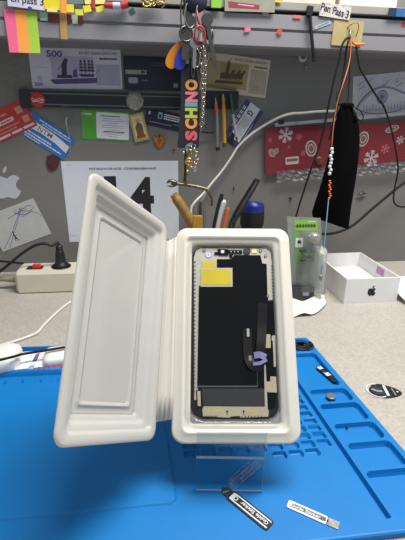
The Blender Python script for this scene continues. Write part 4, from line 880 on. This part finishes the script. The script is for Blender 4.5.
mb = MB(); s_ = .0105; FM = Matrix.Translation((0, -.0002, .0225)) @ Matrix(((1, 0, 0, 0), (0, 0, -1, 0), (0, 1, 0, 0), (0, 0, 0, 1)))
ap = [(0, .50), (.18, .60), (.42, .62), (.72, .42), (.55, .22), (.48, -.02), (.58, -.26), (.80, -.42), (.62, -.78), (.38, -1.0), (.15, -.95), (-.08, -.9), (-.3, -.98), (-.5, -.96), (-.78, -.6), (-.9, -.1), (-.82, .35), (-.55, .6), (-.25, .58)]
ap = [(p.x, p.y) for p in smooth_path([(x * s_ * .78, y * s_ * .78 - .001, 0) for x, y in ap + ap[:1]], 3)][:-1]; mb.prism(ap[::-1], -.0002, .0002, M_['ink'], FM)
lf = [(p.x, p.y) for p in smooth_path([(x * s_ * .78, y * s_ * .78 - .001, 0) for x, y in ((-.02, .68), (.02, .95), (.32, 1.2), (.32, .95), (.15, .72), (-.02, .68))], 3)][:-1]; mb.prism(lf, -.0002, .0002, M_['ink'], FM); mb.build('apple_mark', XB)['label'] = 'black apple mark'
mb = MB(); mb.box((wB / 2 - t_ - .0002, dB * .42, .034), (.0003, .024, .013), mat('label_pink', '#b88fb8', .6)); mb.build('pink_label', XB)
# white folded paper at the right edge
PFM, pfw, pfh = desk_frame([(409, 292), (452, 289), (455, 311), (395, 313.5)], .001)
mb = MB(); rr = []
for j in range(7):
    t = j / 6; rr.append([(pfw * (s_ - .5) * (1 - .1 * t) - .01 * t, pfh * (t - .5), .0010 + .022 * t ** 1.6 + .004 * s_ * t) for s_ in [i / 6 for i in range(7)]])
mb.loft(rr, M_['paper'], closed=False, smooth=True); tag(mb.build('folded_paper', mw=PFM, solid=.0006), 'white sheet curling up at the right edge before the phone box', 'paper')

# blister pack
vb = .605
o = at_v(308, 293, vb); o.z = 0; BPM = Matrix.Translation(o) @ Matrix((U, V, Z)).transposed().to_4x4() @ Matrix.Rotation(rad(-4), 4, 'X')
BP = thing('blister_pack', 'small clear blister pack with a green label leaning behind the tissue', 'package', BPM)
def bpt(px, py): q = BPM.inverted() @ at_v(px, py, vb); return (q.x, q.z)
FX = Matrix(((1, 0, 0, 0), (0, 0, -1, 0), (0, 1, 0, 0), (0, 0, 0, 1)))        # x, y -> x, z; depth towards the viewer
mb = MB(); mb.prism([bpt(*p) for p in ((289, 217.5), (323, 219), (326, 294), (291, 294))][::-1], -.001, 0, mat('pack_grey', '#858b84', .5, vary=.1), FX)
mb.prism([bpt(*p) for p in ((296, 221.5), (319.5, 221), (320, 231.5), (297, 231.5))][::-1], 0, .0005, mat('label_green', '#86b23a', .5), FX)
mb.prism([bpt(*p) for p in ((295, 232), (300, 232), (303, 262), (297, 270))][::-1], 0, .0004, mat('label_green2', '#6f9c52', .5), FX)
a_, b_ = bpt(308, 226.8), bpt(314, 222.6); mb.stroke([(a_[0] - .018, a_[1]), (a_[0] + .016, a_[1])], .0010, .0007, M_['ink'], FX, 0)
for k in range(7): mb.rect(a_[0] - .016 + k * .0047, a_[1] - .0028, a_[0] - .0128 + k * .0047, a_[1] + .003, .0006, mat('label_dark_green', '#3c5a2c', .5), FX)
mb.stroke([(b_[0] - .006, b_[1]), (b_[0] + .007, b_[1])], .0014, .0007, CW, FX, 0)
a_ = bpt(300.5, 243.5); mb.prism(rrect(.0125, .0155, .001, 2, *a_), .0005, .0009, CW, FX); mb.flat([(a_[0] + x, a_[1] + y) for x, y in ((-.003, -.001), (.003, -.002), (.004, .002), (0, .005), (-.003, .003))], .0011, M_['ink'], FX); mb.build('card', BP)
mb = MB(); a_ = bpt(313.5, 238); mb.ball((a_[0], -.010, a_[1]), .0105, mat('ball_grey', '#a8a49a', .12, .4, coat=.5)); mb.build('ball', BP)
mb = MB()
for k in range(16):
    t = random.random() * 6.28; a_ = bpt(302 + random.random() * 9, 250 + random.random() * 10); mb.ball((a_[0], -.006 - .003 * random.random(), a_[1]), .0042, mat('moss_green', '#3f6a3a', .6) if k % 3 else M_['black'], None, (1.3, .7, .6), 8)
mb.build('leaf_filling', BP); bpy.context.view_layer.objects
mb = MB(); rr = []
for d, ins in ((0, 0), (.012, .002), (.019, .005), (.021, .009)):
    x0_, z0_ = bpt(308, 294); x1_, z1_ = bpt(327.5, 247); rr.append([(x, y, d) for x, y in rrect(x1_ - x0_ - 2 * ins, z1_ - z0_ - 2 * ins, .005, 4, (x0_ + x1_) / 2, (z0_ + z1_) / 2)])
mb.loft(rr, clear('frosted_pack', '#e8ece6', .3, .34), False, True, FX, True); mb.build('frosted_cover', BP)
mb = MB(); rr = []
for d, ins in ((0.0008, 0), (.016, .003), (.020, .006)):
    x0_, z0_ = bpt(295, 292); x1_, z1_ = bpt(322, 230); rr.append([(x, y, d) for x, y in rrect(x1_ - x0_ - 2 * ins, z1_ - z0_ - 2 * ins, .006, 4, (x0_ + x1_) / 2, (z0_ + z1_) / 2)])
mb.loft(rr, clear('blister_clear', '#f0f4f0', .08, .06), False, True, FX, True); mb.build('blister', BP)
# dark device
DVM, dvw, dvh = desk_frame([(274, 273.5), (306, 273.5), (312.5, 287.5), (277, 288)], .027)
DV = thing('dark_device', 'dark grey ribbed device behind the white tissue right of the case', 'device', Matrix.Translation((0, 0, -.027)) @ DVM)
mb = MB(); mb.prism(rrect(dvw, dvh, .003, 3), 0, .027, mat('device_dark', '#2c2e33', .45)); mb.build('body', DV, bevel=.001)
for k in range(4): mb = MB(); mb.box((0, -dvh * .32 + k * dvh * .2, .0278), (dvw * .9, dvh * .10, .0018), mat('device_rib', '#55585f', .35, .3)); mb.build('rib', DV)
mb = MB(); mb.box((dvw * .25, -dvh / 2 - .0003, .016), (.010, .0008, .006), mat('device_port', '#8f979c', .3, .6)); mb.build('port', DV)
# tissue
TM = Matrix.Translation(on_table(309, 308, 0)) @ BENCH
TQ = [Vector((*dsk(TM, *p, 0), 0)) for p in ((287, 299.5), (325.5, 295.5), (325, 309.5), (293, 318.5))]
mb = MB(); rr = []; rs = random.Random(5); n_ = 14
for j in range(n_ + 1):
    row = []
    for i in range(n_ + 1):
        s_, t = i / n_, j / n_; p = TQ[0].lerp(TQ[1], s_).lerp(TQ[3].lerp(TQ[2], s_), t)
        p = p + Vector((.0018 * math.sin(7 * t + 3 * s_), .0022 * math.sin(6 * s_ + 1) - (.006 * math.sin(PI * s_ * 1.1) if j == n_ else 0), 0))
        z_ = .0052 + .0030 * math.sin(9 * s_ + 5 * t) + .0022 * abs(math.sin(6 * s_ - 9 * t)) - .0012 * math.cos(14 * t * s_)
        row.append((p.x, p.y, max(.0008, z_ * (.25 + .75 * math.sin(PI * min(1, max(0, .08 + .84 * t))) ** .5))))
    rr.append(row)
mb.loft(rr, mat('tissue_white', '#d6d4ce', .9, vary=.03, bump=.3), closed=False, smooth=False); tag(mb.build('tissue', mw=TM, solid=.0005), 'crumpled white tissue on the bench before the blister pack', 'tissue')
# black teardrop sticker
SKM = Matrix.Translation(on_table(383.5, 391.5, 0)) @ BENCH; mb = MB()
def egg(s_, dx=0): return [(p.x, p.y) for p in smooth_path([(*dsk(SKM, *p, 0), 0) for p in ((369, 388.5), (372, 385.6), (377.5, 384.4), (386, 386), (394, 388.4), (400, 391.5), (402, 394.2), (398.5, 396.6), (390, 398.4), (381, 398.2), (373, 395), (369.3, 391.5), (369, 388.5))], 3)][:-1]
E0 = egg(1); ec = (sum(p[0] for p in E0) / len(E0), sum(p[1] for p in E0) / len(E0))
sc_ = lambda s_: [(ec[0] + (x - ec[0]) * s_, ec[1] + (y - ec[1]) * s_) for x, y in E0]
mb.prism(E0[::-1], 0, .0008, M_['black'])
LFT = dsk(SKM, 377, 391, 0)
ringp = lambda r: [(LFT[0] + .0125 * r * math.cos(t), LFT[1] + .0135 * r * math.sin(t)) for t in [1.2 + i * .17 for i in range(24)]]
mb.stroke(ringp(.88), .0014, .0009, CW, None, 0); mb.flat(circle(.0075, 18, LFT[0] + .001, LFT[1]), .0009, mat('sticker_charcoal', '#2a2a2d', .5)); mb.stroke([(LFT[0] - .005, LFT[1] + .003), (LFT[0], LFT[1] - .001), (LFT[0] + .005, LFT[1] - .002)], .003, .0010, M_['grey_ink'])
a_, b_ = dsk(SKM, 383.2, 386, 0), dsk(SKM, 388.5, 396.4, 0); mb.stroke([a_, b_], .0030, .0010, CW, None, 0); a_, b_ = dsk(SKM, 391, 388.6, 0), dsk(SKM, 396, 396, 0); mb.stroke([a_, b_], .0012, .0010, M_['grey_ink'], None, 0); mb.flat(circle(.0012, 10, *dsk(SKM, 397.3, 392.3, 0)), .0010, CW)
tag(mb.build('teardrop_sticker', mw=SKM), 'black teardrop shaped sticker with white stripe on the bench at right', 'sticker')

# strips on the mat
G1, gw1, gh1 = desk_frame([(266, 531.0), (226.3, 498.5), (234.5, 490.8), (275, 522.5)], MZ + .0006)
G1 = G1
mb = MB(); mb.prism(rrect(gw1, gh1, .002, 3), -.0004, .0004, M_['black']); mb.prism(rrect(gw1 * .94, gh1 * .72, .001, 2), .0004, .0005, M_['paper']); mb.prism(rrect(gw1 * .86, gh1 * .50, .0008, 2, -.002, 0), .0005, .0006, M_['ink']); mb.text('Guide Sticker', -.004, 0, gw1 * .66, gh1 * .30, .0007, CW, 0, .02)
mb.torus((gw1 * .36, 0, .0005), gh1 * .17, .0005, CW); a_ = gw1 / 2; mb.prism([(a_ - .002, -gh1 * .42), (a_ + .006, -gh1 * .36), (a_ + .009, 0), (a_ + .006, gh1 * .36), (a_ - .002, gh1 * .42)], -.0004, .0003, mat('tab_charcoal', '#34353a', .3)); mb.stroke([(a_ + .003, -.002), (a_ + .005, .003)], .0012, .0005, M_['grey_ink'], None, 0)
tag(mb.build('guide_sticker', mw=G1), 'black Guide Sticker strip with white border before the acrylic stand', 'sticker strip', 'guide sticker strips')
G2, gw2, gh2 = desk_frame([(289.2, 500), (328.4, 517.2), (325.3, 524.4), (286.2, 507)], MZ + .0006)
mb = MB(); mb.prism(rrect(gw2, gh2, .0012, 3), -.0004, .0004, M_['paper']); mb.prism(rrect(gw2 * .88, gh2 * .52, .0006, 2, .001, 0), .0004, .0005, mat('strip_grey', '#55555c', .5)); mb.text('Guide Sticker', -.001, 0, gw2 * .76, gh2 * .38, .0006, CW, 0, .02)
mb.prism([(gw2 / 2 + .0006, -gh2 * .45), (gw2 / 2 + .0085, -gh2 * .45), (gw2 / 2 + .0085, gh2 * .45), (gw2 / 2 + .0006, gh2 * .45)], -.0004, .0003, mat('tab_silver', '#a8a39c', .3, .3, vary=.3, scale=300)); mb.prism([(gw2 / 2 - .001, -gh2 * .2), (gw2 / 2 + .001, -gh2 * .2), (gw2 / 2 + .001, gh2 * .2), (gw2 / 2 - .001, gh2 * .2)], -.0004, .0003, M_['black'])
tag(mb.build('guide_sticker', mw=G2), 'white Guide Sticker strip with silver tab near the front right', 'sticker strip', 'guide sticker strips')
PK = MZ - .004
S1, sw1, sh1 = desk_frame([(318.8, 366.5), (323.2, 365.6), (335.5, 382), (331, 383.4)], PK + .0012)
mb = MB(); mb.prism(rrect(sw1, sh1, .001, 2), -.0010, .0006, M_['black'])
for y0_, y1_, m in ((.30, .46, CW), (-.12, .06, CW)): mb.rect(-sw1 * .44, sh1 * y0_, sw1 * .44, sh1 * y1_, .0007, m)
mb.rect(-sw1 * .5, sh1 * .08, -sw1 * .1, sh1 * .14, .0007, mat('blue_tip', '#2f7fc4', .5)); tag(mb.build('spare_strip', mw=S1), 'small black strip with two white squares in a mat pocket', 'strip')
mb = MB(); mb.lathe([(.0048, 0), (.0052, .0006), (.0052, .0022), (.0046, .0027), (.0030, .0024), (1e-5, .0024)], mat('disc_grey', '#7f8488', .35, .5), None, 20); tag(mb.build('metal_disc', mw=Matrix.Translation(on_table(331, 397, PK + .001) - Z * .0008)), 'small grey metal disc in the second mat pocket', 'disc')
mb = MB(); o = on_table(301, 346.5, PK + .003)
for k in range(3): mb.torus((0, 0, -.0014 + .0022 * k), .0115 - .0022 * k, .0014, M_['rubber'], Matrix.Translation(o) @ BENCH)
mb.tube([o + U * .004 + Z * .001, o + U * .012 + V * .004 + Z * .004, o + U * .014 - V * .006 + Z * .003, o + U * .006 - V * .012 + Z * .001], .0013, M_['black']); tag(mb.build('cable_coil', world=True), 'black coiled cable in the mat corner pocket right of the case', 'cable')
mb = MB(); mb.ball(on_table(347, 428, PK) + Z * .0008, .0011, M_['black']); tag(mb.build('small_screw', world=True), 'tiny dark screw in the fourth mat pocket from the back', 'screw')

# ------------------------------------------------------------------ tools standing behind the case
vc = .655
CU = thing('tool_cup', 'dark round cup standing behind the milky case holding tools', 'cup', Matrix.Translation(on_table(229, 300, 0) * 0 + (at_v(227, 262, vc) - Z * at_v(227, 262, vc).z)))
mb = MB(); mb.lathe([(.034, 0), (.037, .002), (.037, .090), (.0362, .092), (.0352, .090), (.0352, .004), (1e-5, .004)], mat('cup_dark', '#3c3f45', .5), None, 28); mb.build('body', CU)
def up_tool(name, label, cat, parts, group=None):
    t = thing(name, label, cat, at_v(*parts[-1][1][-1]), group)
    for nm, pts, r, m, fl in parts: b = MB(); b.tube([at_v(*p) for p in pts], r, m, 14, 4, flat=fl); b.build(nm, t, world=True)
    return t
up_tool('screwdriver', 'fat blue and black screwdriver handle rising behind the case', 'screwdriver', [('cap', [(253, 201.5, vc + .085), (252.8, 204, vc + .085), (252.5, 212, vc + .085)], [.008, .0168, .0214, .0220], mat('driver_blue', '#1f2478', .4), 1), ('grip', [(252.5, 211, vc + .085), (252, 220, vc + .085), (251, 236, vc + .085), (249, 258, vc + .085)], [.0222, .0224, .0195, .0170], M_['rubber'], 1), ('shank', [(249, 258, vc + .085), (248, 278, vc + .085)], .004, M_['steel'], 1)])
up_tool('soldering_handle', 'long black handle slanting up behind the case beside the blue screwdriver', 'handle', [('tip_ring', [(257.4, 179, vc + .05), (256, 182.5, vc + .05)], [.0060, .0068], M_['black'], .7), ('grip', [(256, 182, vc + .05), (247, 197, vc + .042), (238, 212, vc + .034), (232, 223, vc + .028)], [.0068, .0074, .0078, .0070], mat('handle_black', '#131318', .4), .7), ('shaft', [(232, 223, vc + .028), (230, 240, vc + .018), (229, 275, vc)], [.0070, .0055], M_['black'], .7)])
up_tool('marker', 'thin black marker leftmost of the tools behind the case', 'marker', [('cap', [(222, 194, vc), (219, 207, vc)], [.003, .0045], M_['black'], 1), ('barrel', [(219, 207, vc), (214.5, 230, vc), (213, 270, vc)], .0045, mat('marker_dark', '#22242a', .4), 1)])
up_tool('craft_knife', 'white handled craft knife beside the black marker behind the case', 'knife', [('tip', [(224.5, 200, vc - .006), (224, 202.5, vc - .006)], [.003, .0040], M_['white'], .6), ('handle', [(224, 202, vc - .006), (220, 218, vc - .006), (217, 236, vc - .005), (216, 270, vc)], .0055, mat('knife_white', '#b9b8b4', .45), .6)])
up_tool('pencil', 'orange brown pencil standing between the white knife and black handle', 'pencil', [('end', [(228, 207.5, vc - .010), (227.7, 209, vc - .010)], [.0030, .0036], mat('pencil_orange', '#b1612c', .5), 1), ('barrel', [(227.7, 209, vc - .010), (224.5, 224, vc - .010), (222, 240, vc - .008), (220, 270, vc)], .0038, mat('pencil_orange', '#b1612c', .5), 1)])
# helping hand
vhh = .672
HHB = at_v(199, 250, vhh); HHB.z = 0
HH = thing('helping_hand', 'brass and steel helping hand clamp stand behind the hinge of the case', 'clamp stand', HHB)
BRS = mat('clamp_brass', '#6f6a52', .35, .8, vary=.2, scale=200)
def hp_(nm, pts, r, m, fl=1): b = MB(); b.tube([at_v(*p) for p in pts], r, m, 10, 4, flat=fl); return b.build(nm, HH, world=True)
hp_('crossbar', [(171, 183, vhh), (184, 184.5, vhh), (196, 186.5, vhh), (208, 189.5, vhh)], .0028, BRS)
hp_('clip', [(166.5, 183.5, vhh), (170, 180.8, vhh), (175, 182, vhh), (178, 184, vhh)], [.0012, .0038, .0045, .0030], M_['dark_steel'], .6); hp_('clip', [(167, 186, vhh), (172, 186.2, vhh), (177, 184.5, vhh)], [.0010, .003, .0030], M_['dark_steel'], .6)
hp_('clip', [(205, 189, vhh), (209, 193, vhh), (211.5, 198.5, vhh), (212, 205, vhh), (210, 204, vhh)], [.0040, .0036, .0030, .0016], BRS, .6)
hp_('post', [(185, 180, vhh), (185.4, 185, vhh)], [.0034, .004], BRS); hp_('arm', [(208, 190, vhh), (203, 198, vhh - .004), (199, 206, vhh - .004), (198, 230, vhh - .002), (199, 252, vhh)], [.0022, .0028, .0030, .0030], M_['steel'])
b = MB(); b.lathe([(.014, 0), (.014, .006), (.012, .010), (.006, .012), (.0045, .03), (.0032, .05), (.0032, at_v(199, 250, vhh).z)], M_['dark_steel'], Matrix.Translation(HHB), 24); b.build('base', HH, world=True)
for i, (xa, ya, xb) in enumerate(((196.5, 205, 195), (200.5, 202, 200.5), (204.5, 210, 204))): hp_('rod', [(xa, ya, vhh - .008), (xb, 235, vhh - .008), (199, 258, vhh)], [.0022, .0026], M_['steel'] if i != 1 else M_['dark_steel'])
up_tool('wooden_brush', 'tan wooden brush handle leaning left behind the case hinge', 'brush', [('handle', [(173.5, 194.5, vhh - .030), (178, 201, vhh - .030), (188, 217, vhh - .030), (197, 235, vhh - .030), (206, 262, vhh - .030)], [.0080, .0100, .0105, .0095], mat('wood_tan', '#8a6a34', .55, vary=.12, scale=120), .8), ('ferrule', [(206, 262, vhh - .030), (211, 280, vhh - .030)], .0075, M_['steel'], .6)])
b = MB(); o = at_v(197.5, 224, vhh - .052); b.box((0, 0, 0), (.014, .010, .026), mat('flux_yellow', '#a57c1e', .45), Matrix.Translation(o) @ BENCH); o2 = o.copy(); 
b.tube([o - Z * .013, Vector((o.x, o.y, .004))], .004, M_['dark_steel'], 10, 0); b.lathe([(.012, 0), (.012, .004), (1e-5, .004)], M_['dark_steel'], Matrix.Translation((o.x, o.y, 0)), 16); tag(b.build('yellow_stand', world=True), 'small yellow block on a thin stand behind the case hinge', 'stand')
# clear tray pieces between hinge and sheet
# ------------------------------------------------------------------ things along the shelf edge
VF = .6965                                          # front of the upper ledge
def flag(pts, m, label, off=.0012, v=VR, group='small sticky flags on the shelf rail', nm='sticky_flag', cat='sticky flag'):
    c = Card(pts, m, off, v, .0004); return c.done(nm, label, cat, group)
SF = thing('sticky_flags', 'strip of pink, orange and green sticky flags hanging at the far left', 'sticky flags', wall_frame([(3, 9), (36, 10.5), (41, 53.5), (10.5, 53)], .0015, VR)[0])
for nm, col, pts in (('pink', '#e8648e', [(3.2, 8.6), (15, 9.6), (19.6, 53), (10.4, 52.8)]), ('orange', '#ee9a44', [(14.8, 9.6), (26.2, 10.4), (31, 53.4), (19.4, 53)]), ('green', '#9cc23e', [(26, 10.4), (36.4, 10.8), (41, 53.6), (30.8, 53.4)])):
    q = [at_v(*p, VR - .0020) for p in pts]; b = MB(); m = mat('flag_' + nm, col, .7, vary=.03); rr = []
    for j in range(7):
        t = j / 6; l, r = q[0].lerp(q[3], t), q[1].lerp(q[2], t); f_ = -V * (.0035 * t * t); rr.append([tuple(l + f_ - V * .0004), tuple(r + f_ - V * .0004), tuple(r + f_ + V * .0004), tuple(l + f_ + V * .0004)])
    b.loft(rr, m, True, True); b.build('flag_pad', SF, world=True)['label'] = nm + ' sticky flag pad'
# left label
c = Card([(6, -10), (46, -6), (43.4, 11), (8.5, 5.4)], mat('label_white', '#c9c8d8', .6, vary=.08), .0035, VF); x, y = c.p(25, 1); c.mb.text('Pen pass 3', x, y, .050, .012, c.t, M_['ink'], 0, .02); x, y = c.p(30, 8.3); c.mb.flat(circle(.0032, 14, x, y, .0022), c.t, mat('dot_violet', '#4a2fc0', .5)); x, y = c.p(37.5, 2); c.done('pen_label', 'white Pen pass 3 label above the pink and orange sticky flags', 'label', 'pen pass labels')
def holo_mat():
    m = mat('holographic', '#b9c0a8', .35, .2); nt = m.node_tree; cr = [n for n in nt.nodes if n.type == 'VALTORGB'][0]; no = [n for n in nt.nodes if n.type == 'TEX_NOISE'][0]; no.inputs['Scale'].default_value = 190; e = cr.color_ramp.elements
    e[0].color = lin('#6f9f6a'); e[1].color = lin('#8a9fd0')
    for p_, cc in ((.42, '#d8d8b0'), (.5, '#cfd4d8'), (.58, '#c79ab4')): k = e.new(p_); k.color = lin(cc)
    return m
c = Card([(322.5, 2.5), (351.5, 6.8), (349.5, 20.5), (317.5, 15)], holo_mat(), .0030, VR - .0005); x, y = c.p(335, 10.8); c.mb.text('Pen Pass 3', x, y, .047, .011, c.t, M_['ink'], -.12, .03); c.done('pen_label', 'shiny holographic Pen Pass 3 label above the beige hook', 'label', 'pen pass labels')
YF = mat('flag_yellow', '#e3d024', .6, vary=.06); YP = mat('flag_pale_yellow', '#e5df8a', .6); OR = mat('flag_orange', '#e0a02a', .6); RD = mat('tab_red', '#b23434', .5); DR = mat('tab_dark_red', '#5e2226', .5)
ge = 'yellow flags along the shelf edge'
for pts, m, lb, off in (([(43, -3), (60, -2), (61, 10), (45, 9)], YF, 'wide yellow flag beside the white pen label, leftmost of the yellow row', .004), ([(47, 7.8), (57.5, 8.4), (57, 12), (46.8, 11.5)], YP, 'short pale yellow flag right of the green sticky flag', .006), ([(56, -2), (66, 0), (67, 14), (60, 13), (60.5, 5)], OR, '', 0), ([(66, 4), (74, 4.5), (74, 12.4), (66.4, 12.2)], YF, 'square yellow flag above the orange tape on the rail', .004), ([(75, 9.2), (83.4, 9.4), (83, 15.4), (75.6, 14.8)], mat('flag_lime', '#cfd03c', .6), 'lime yellow flag hanging lowest in the yellow row', .005), ([(83, 6), (90.8, 4.6), (91.2, 11.4), (84.2, 12.6)], YF, 'tilted yellow flag right of the lime one', .004), ([(95.5, 7), (103.6, 5), (104.4, 10.6), (96.6, 12.6)], mat('flag_canary', '#e0cf3e', .6), 'yellow flag beside the red and white marker', .005)):
    if lb: flag(pts, m, lb, off, VF, ge)
flag([(60, -1), (66.5, 0), (67, 13.5), (61, 12.8)], OR, 'orange flag next to the square yellow flag', .005, VF, ge)
flag([(91.2, -1), (96, -1), (94.5, 8.5), (91.6, 8)], RD, 'thin red flag between two yellow flags', .003, VF, ge)
flag([(67, -2), (84, -2), (83, 4), (66, 3.6)], mat('flag_grey_green', '#6b7d74', .6), 'grey green flag above the lime yellow flag', .002, VF, ge)
flag([(84, -4), (106, -4), (104, 3.8), (85, 4.2)], YP, 'pale yellow flag half hidden at the top left', .0015, VF, ge)
gr = 'coloured tabs on the left of the rail'
flag([(47.6, 13), (71.6, 14.4), (71, 23.6), (48.6, 22.2)], DR, 'wide dark red tab on the rail behind the orange tape', .0012, VR, gr, 'rail_tab', 'tab'); flag([(78, 15.6), (82.8, 15.9), (82.8, 24.6), (78.2, 24.2)], DR, 'narrow dark red tab on the rail under the lime flag', .0012, VR, gr, 'rail_tab', 'tab')
flag([(60, 13.6), (67.6, 14.2), (66.8, 39.4), (60.2, 38.8)], mat('tape_amber', '#b08a4c', .35), 'vertical strip of amber tape hanging over the rail', .0020, VR, gr, 'tape_strip', 'tape')
flag([(40, 11.5), (47.4, 12.6), (47.4, 21), (40.4, 20.4)], mat('tab_mint', '#9fb6ac', .5), 'pale mint tab on the rail beside the green sticky flag', .0012, VR, gr, 'rail_tab', 'tab'); flag([(72, 14.6), (77.6, 15.2), (77.6, 24), (72.4, 23.6)], mat('tab_pale_green', '#a9bda8', .5), 'pale green tab on the rail between two dark red tabs', .0010, VR, gr, 'rail_tab', 'tab')
# marker
t = thing('marker', 'short marker with red ends and pale blue middle on the shelf edge', 'marker', at_v(115, 5, VF - .007))
for nm, pts, r, m in (('cap', [(104.6, 5.0, VF - .007), (113.2, 5.6, VF - .007)], .0042, RD), ('barrel', [(113, 5.6, VF - .007), (121, 5.8, VF - .007)], .0044, mat('marker_pale', '#b9bcd6', .5)), ('end_cap', [(120.8, 5.8, VF - .007), (128, 4, VF - .007)], [.0050, .0062, .0052], RD)): b = MB(); b.tube([at_v(*p) for p in pts], r, m, 12, 3); b.build(nm, t, world=True)
flag([(128, 10.2), (133, 7.8), (135.8, 11.8), (131.6, 14.8)], mat('tab_teal', '#1f4f48', .5), 'small dark green square stuck at the top of the rail', .0020, VR, nm='sticker_square', cat='sticker', group=None)
# gold curls
b = MB(); GC = mat('curl_gold', '#b8a06a', .3, .8); rs = random.Random(3)
for k in range(22):
    x, y = 141 + rs.random() * 20, -3 + rs.random() * 8; b.tube([at_v(x + 5.0 * math.cos(j * .9 + k) * (.3 + .12 * j), y + 4 * math.sin(j * .9 + k) * (.3 + .1 * j), VF - .006 - .004 * rs.random()) for j in range(7)], .0008, GC, 6, 3)
o = tag(b.build('tinsel_curls', world=True), 'heap of thin gold tinsel curls on the shelf edge', 'tinsel'); o['kind'] = 'stuff'
# bag with green box and red label
c = Card([(211, -6), (222, -6), (220.6, 8.2), (211.4, 7.6)], mat('box_green', '#7fb93c', .5), .004, VF, .004); c.done('green_box', 'bright green tab at the shelf edge right of the keys', 'box')
c = Card([(225, -8), (276, -6), (274, 12.4), (224.5, 11.2)], mat('bag_beige', '#8f9080', .4), .0022, VF, .0012); q = [c.p(*p) for p in ((228, 1.2), (259.5, 5.0), (259, 9.8), (228.6, 7.8))]; c.mb.flat(q[::-1], c.t, mat('label_crimson', '#8d2f42', .5)); a_, b_ = c.p(238, 4.4), c.p(254, 6.4); c.mb.stroke([a_, b_], .0016, c.t + .0001, mat('label_pale', '#c9a0a6', .5), None, 0); c.done('clear_packet', 'grey green packet with a crimson label on the shelf edge', 'packet')
gp_ = 'pink flags on the rail'
flag([(262.5, 11.8), (268.6, 12.2), (268.6, 16), (262.2, 15.6)], mat('flag_salmon', '#d98f90', .6), 'salmon flag at the top of the rail under the crimson labelled packet', .0018, VR - .0012, gp_); flag([(293.4, 15), (301, 15.4), (300.8, 18.6), (293.2, 18)], mat('flag_coral', '#d8625c', .6), 'coral flag at the rail top left of the black cable tie', .0018, VR - .0012, gp_)
flag([(244.4, 28.6), (249.6, 26.2), (251.4, 31.4), (245, 31.6)], mat('flag_pink', '#d7709a', .6), 'pink flag low on the rail below the salmon one', .0025, VR, gp_); flag([(275.6, 31.4), (280, 29), (283.6, 31.2), (279.6, 34.2)], mat('flag_red', '#c23d52', .6), 'red flag low on the rail in the middle', .0025, VR, gp_)
flag([(272, -6), (282, -5), (281, 2.6), (272, 2)], mat('flag_top_yellow', '#d9b23c', .6), 'small amber flag at the top edge above the rail centre', .002, VF, gp_)
# cable tie
CT = thing('cable_tie', 'black cable tie hanging from the shelf edge over the rail', 'cable tie', at_v(314, 62, VR - .006))
b = MB(); b.box((0, 0, 0), (.0095, .006, .014), M_['black'], Matrix.Translation(at_v(309.6, 11, VR - .006)) @ BENCH @ Matrix.Rotation(.1, 4, 'Y')); b.build('head', CT, world=True, bevel=.001); part_tube(CT, 'strap', [(309.8, 14, VR - .006), (310.8, 28, VR - .006), (312.6, 46, VR - .006), (314.4, 62, VR - .004)], .0026, M_['black'])
# feather like clip, blue swatch, red tab
c = Card([(313.8, 26.5), (330, 20.4), (331, 23.6), (315, 29.6)], mat('clip_pale', '#9fb0c0', .25), .002, VR); c.L([(-.6, -.2), (.3, .1), (.8, .3)], .0014, mat('clip_blue', '#4a6790', .4)); c.L([(-.95, -.3), (-.2, .5)], .0010, mat('clip_amber', '#b89a62', .4)); c.done('clear_sticker', 'pale clear sticker with blue streak slanting left of the beige hook', 'sticker')
c = Card([(388, 8), (420, 9), (420, 17.6), (388.6, 15.8)], mat('swatch_navy', '#1d2b4a', .5), .003, VF); c.R(-.5, -1, 0, 1, mat('swatch_blue', '#2d5f92', .5)); c.R(0, -1, 1, 1, mat('swatch_teal', '#2f7396', .5)); c.done('blue_swatch', 'dark to light blue swatch strip at the top right edge', 'swatch')
flag([(401.6, 22.4), (412, 22.8), (412, 27.6), (401.4, 27.2)], mat('tab_crimson', '#a8324a', .5), 'crimson tab on the rail at the far right edge', .0012, VR, gp_)
# things on the upper ledge, just reaching into the picture
def ledge_box(px0, px1, h, d, m, name, label, cat, lab=None):
    a_, b_ = at_v(px0, 0, .712), at_v(px1, 0, .712); w_ = (b_ - a_).length; ctr = (a_ + b_) / 2; q = BENCH.inverted() @ ctr
    M = BENCH @ Matrix.Translation((q.x, .713 + d / 2, .39 + .0623)); b = MB(); b.box((0, 0, h / 2), (w_, d, h), m)
    return tag(b.build(name, mw=M, bevel=.001), label, cat)
ledge_box(340, 398, .05, .055, mat('box_pale_pink', '#d5c6c4', .6), 'storage_box', 'pale pink box on the ledge at the top right', 'box'); ledge_box(282, 336, .05, .055, mat('box_peach', '#d0bdb2', .6), 'storage_box', 'peach box on the ledge above the black cable tie', 'box')

# ------------------------------------------------------------------ light
w = bpy.data.worlds.new('World'); SC.world = w; w.use_nodes = True
w.node_tree.nodes['Background'].inputs['Color'].default_value = lin('#c9d2dc'); w.node_tree.nodes['Background'].inputs['Strength'].default_value = .60
def lamp(name, loc, sx, sy, power, col, label):
    t = thing(name, label, 'lamp', BENCH @ Matrix.Translation(loc))
    mb = MB(); mb.box((0, 0, .02), (sx + .02, sy + .02, .03), M_['white']); mb.build('housing', t)
    d = bpy.data.lights.new(name, 'AREA'); d.shape = 'RECTANGLE'; d.size = sx; d.size_y = sy; d.energy = power; d.color = lin(col)[:3]
    o = bpy.data.objects.new('tube', d); COL.objects.link(o); o.parent = t
lamp('bench_lamp', (.38, .33, 1.14), .7, .34, 23, '#fffaf3', 'long white lamp hanging over the right of the bench')
vs = SC.view_settings; vs.view_transform = 'Standard'; vs.look = 'None'; vs.gamma = 1; vs.exposure = 0; vs.use_curve_mapping = False
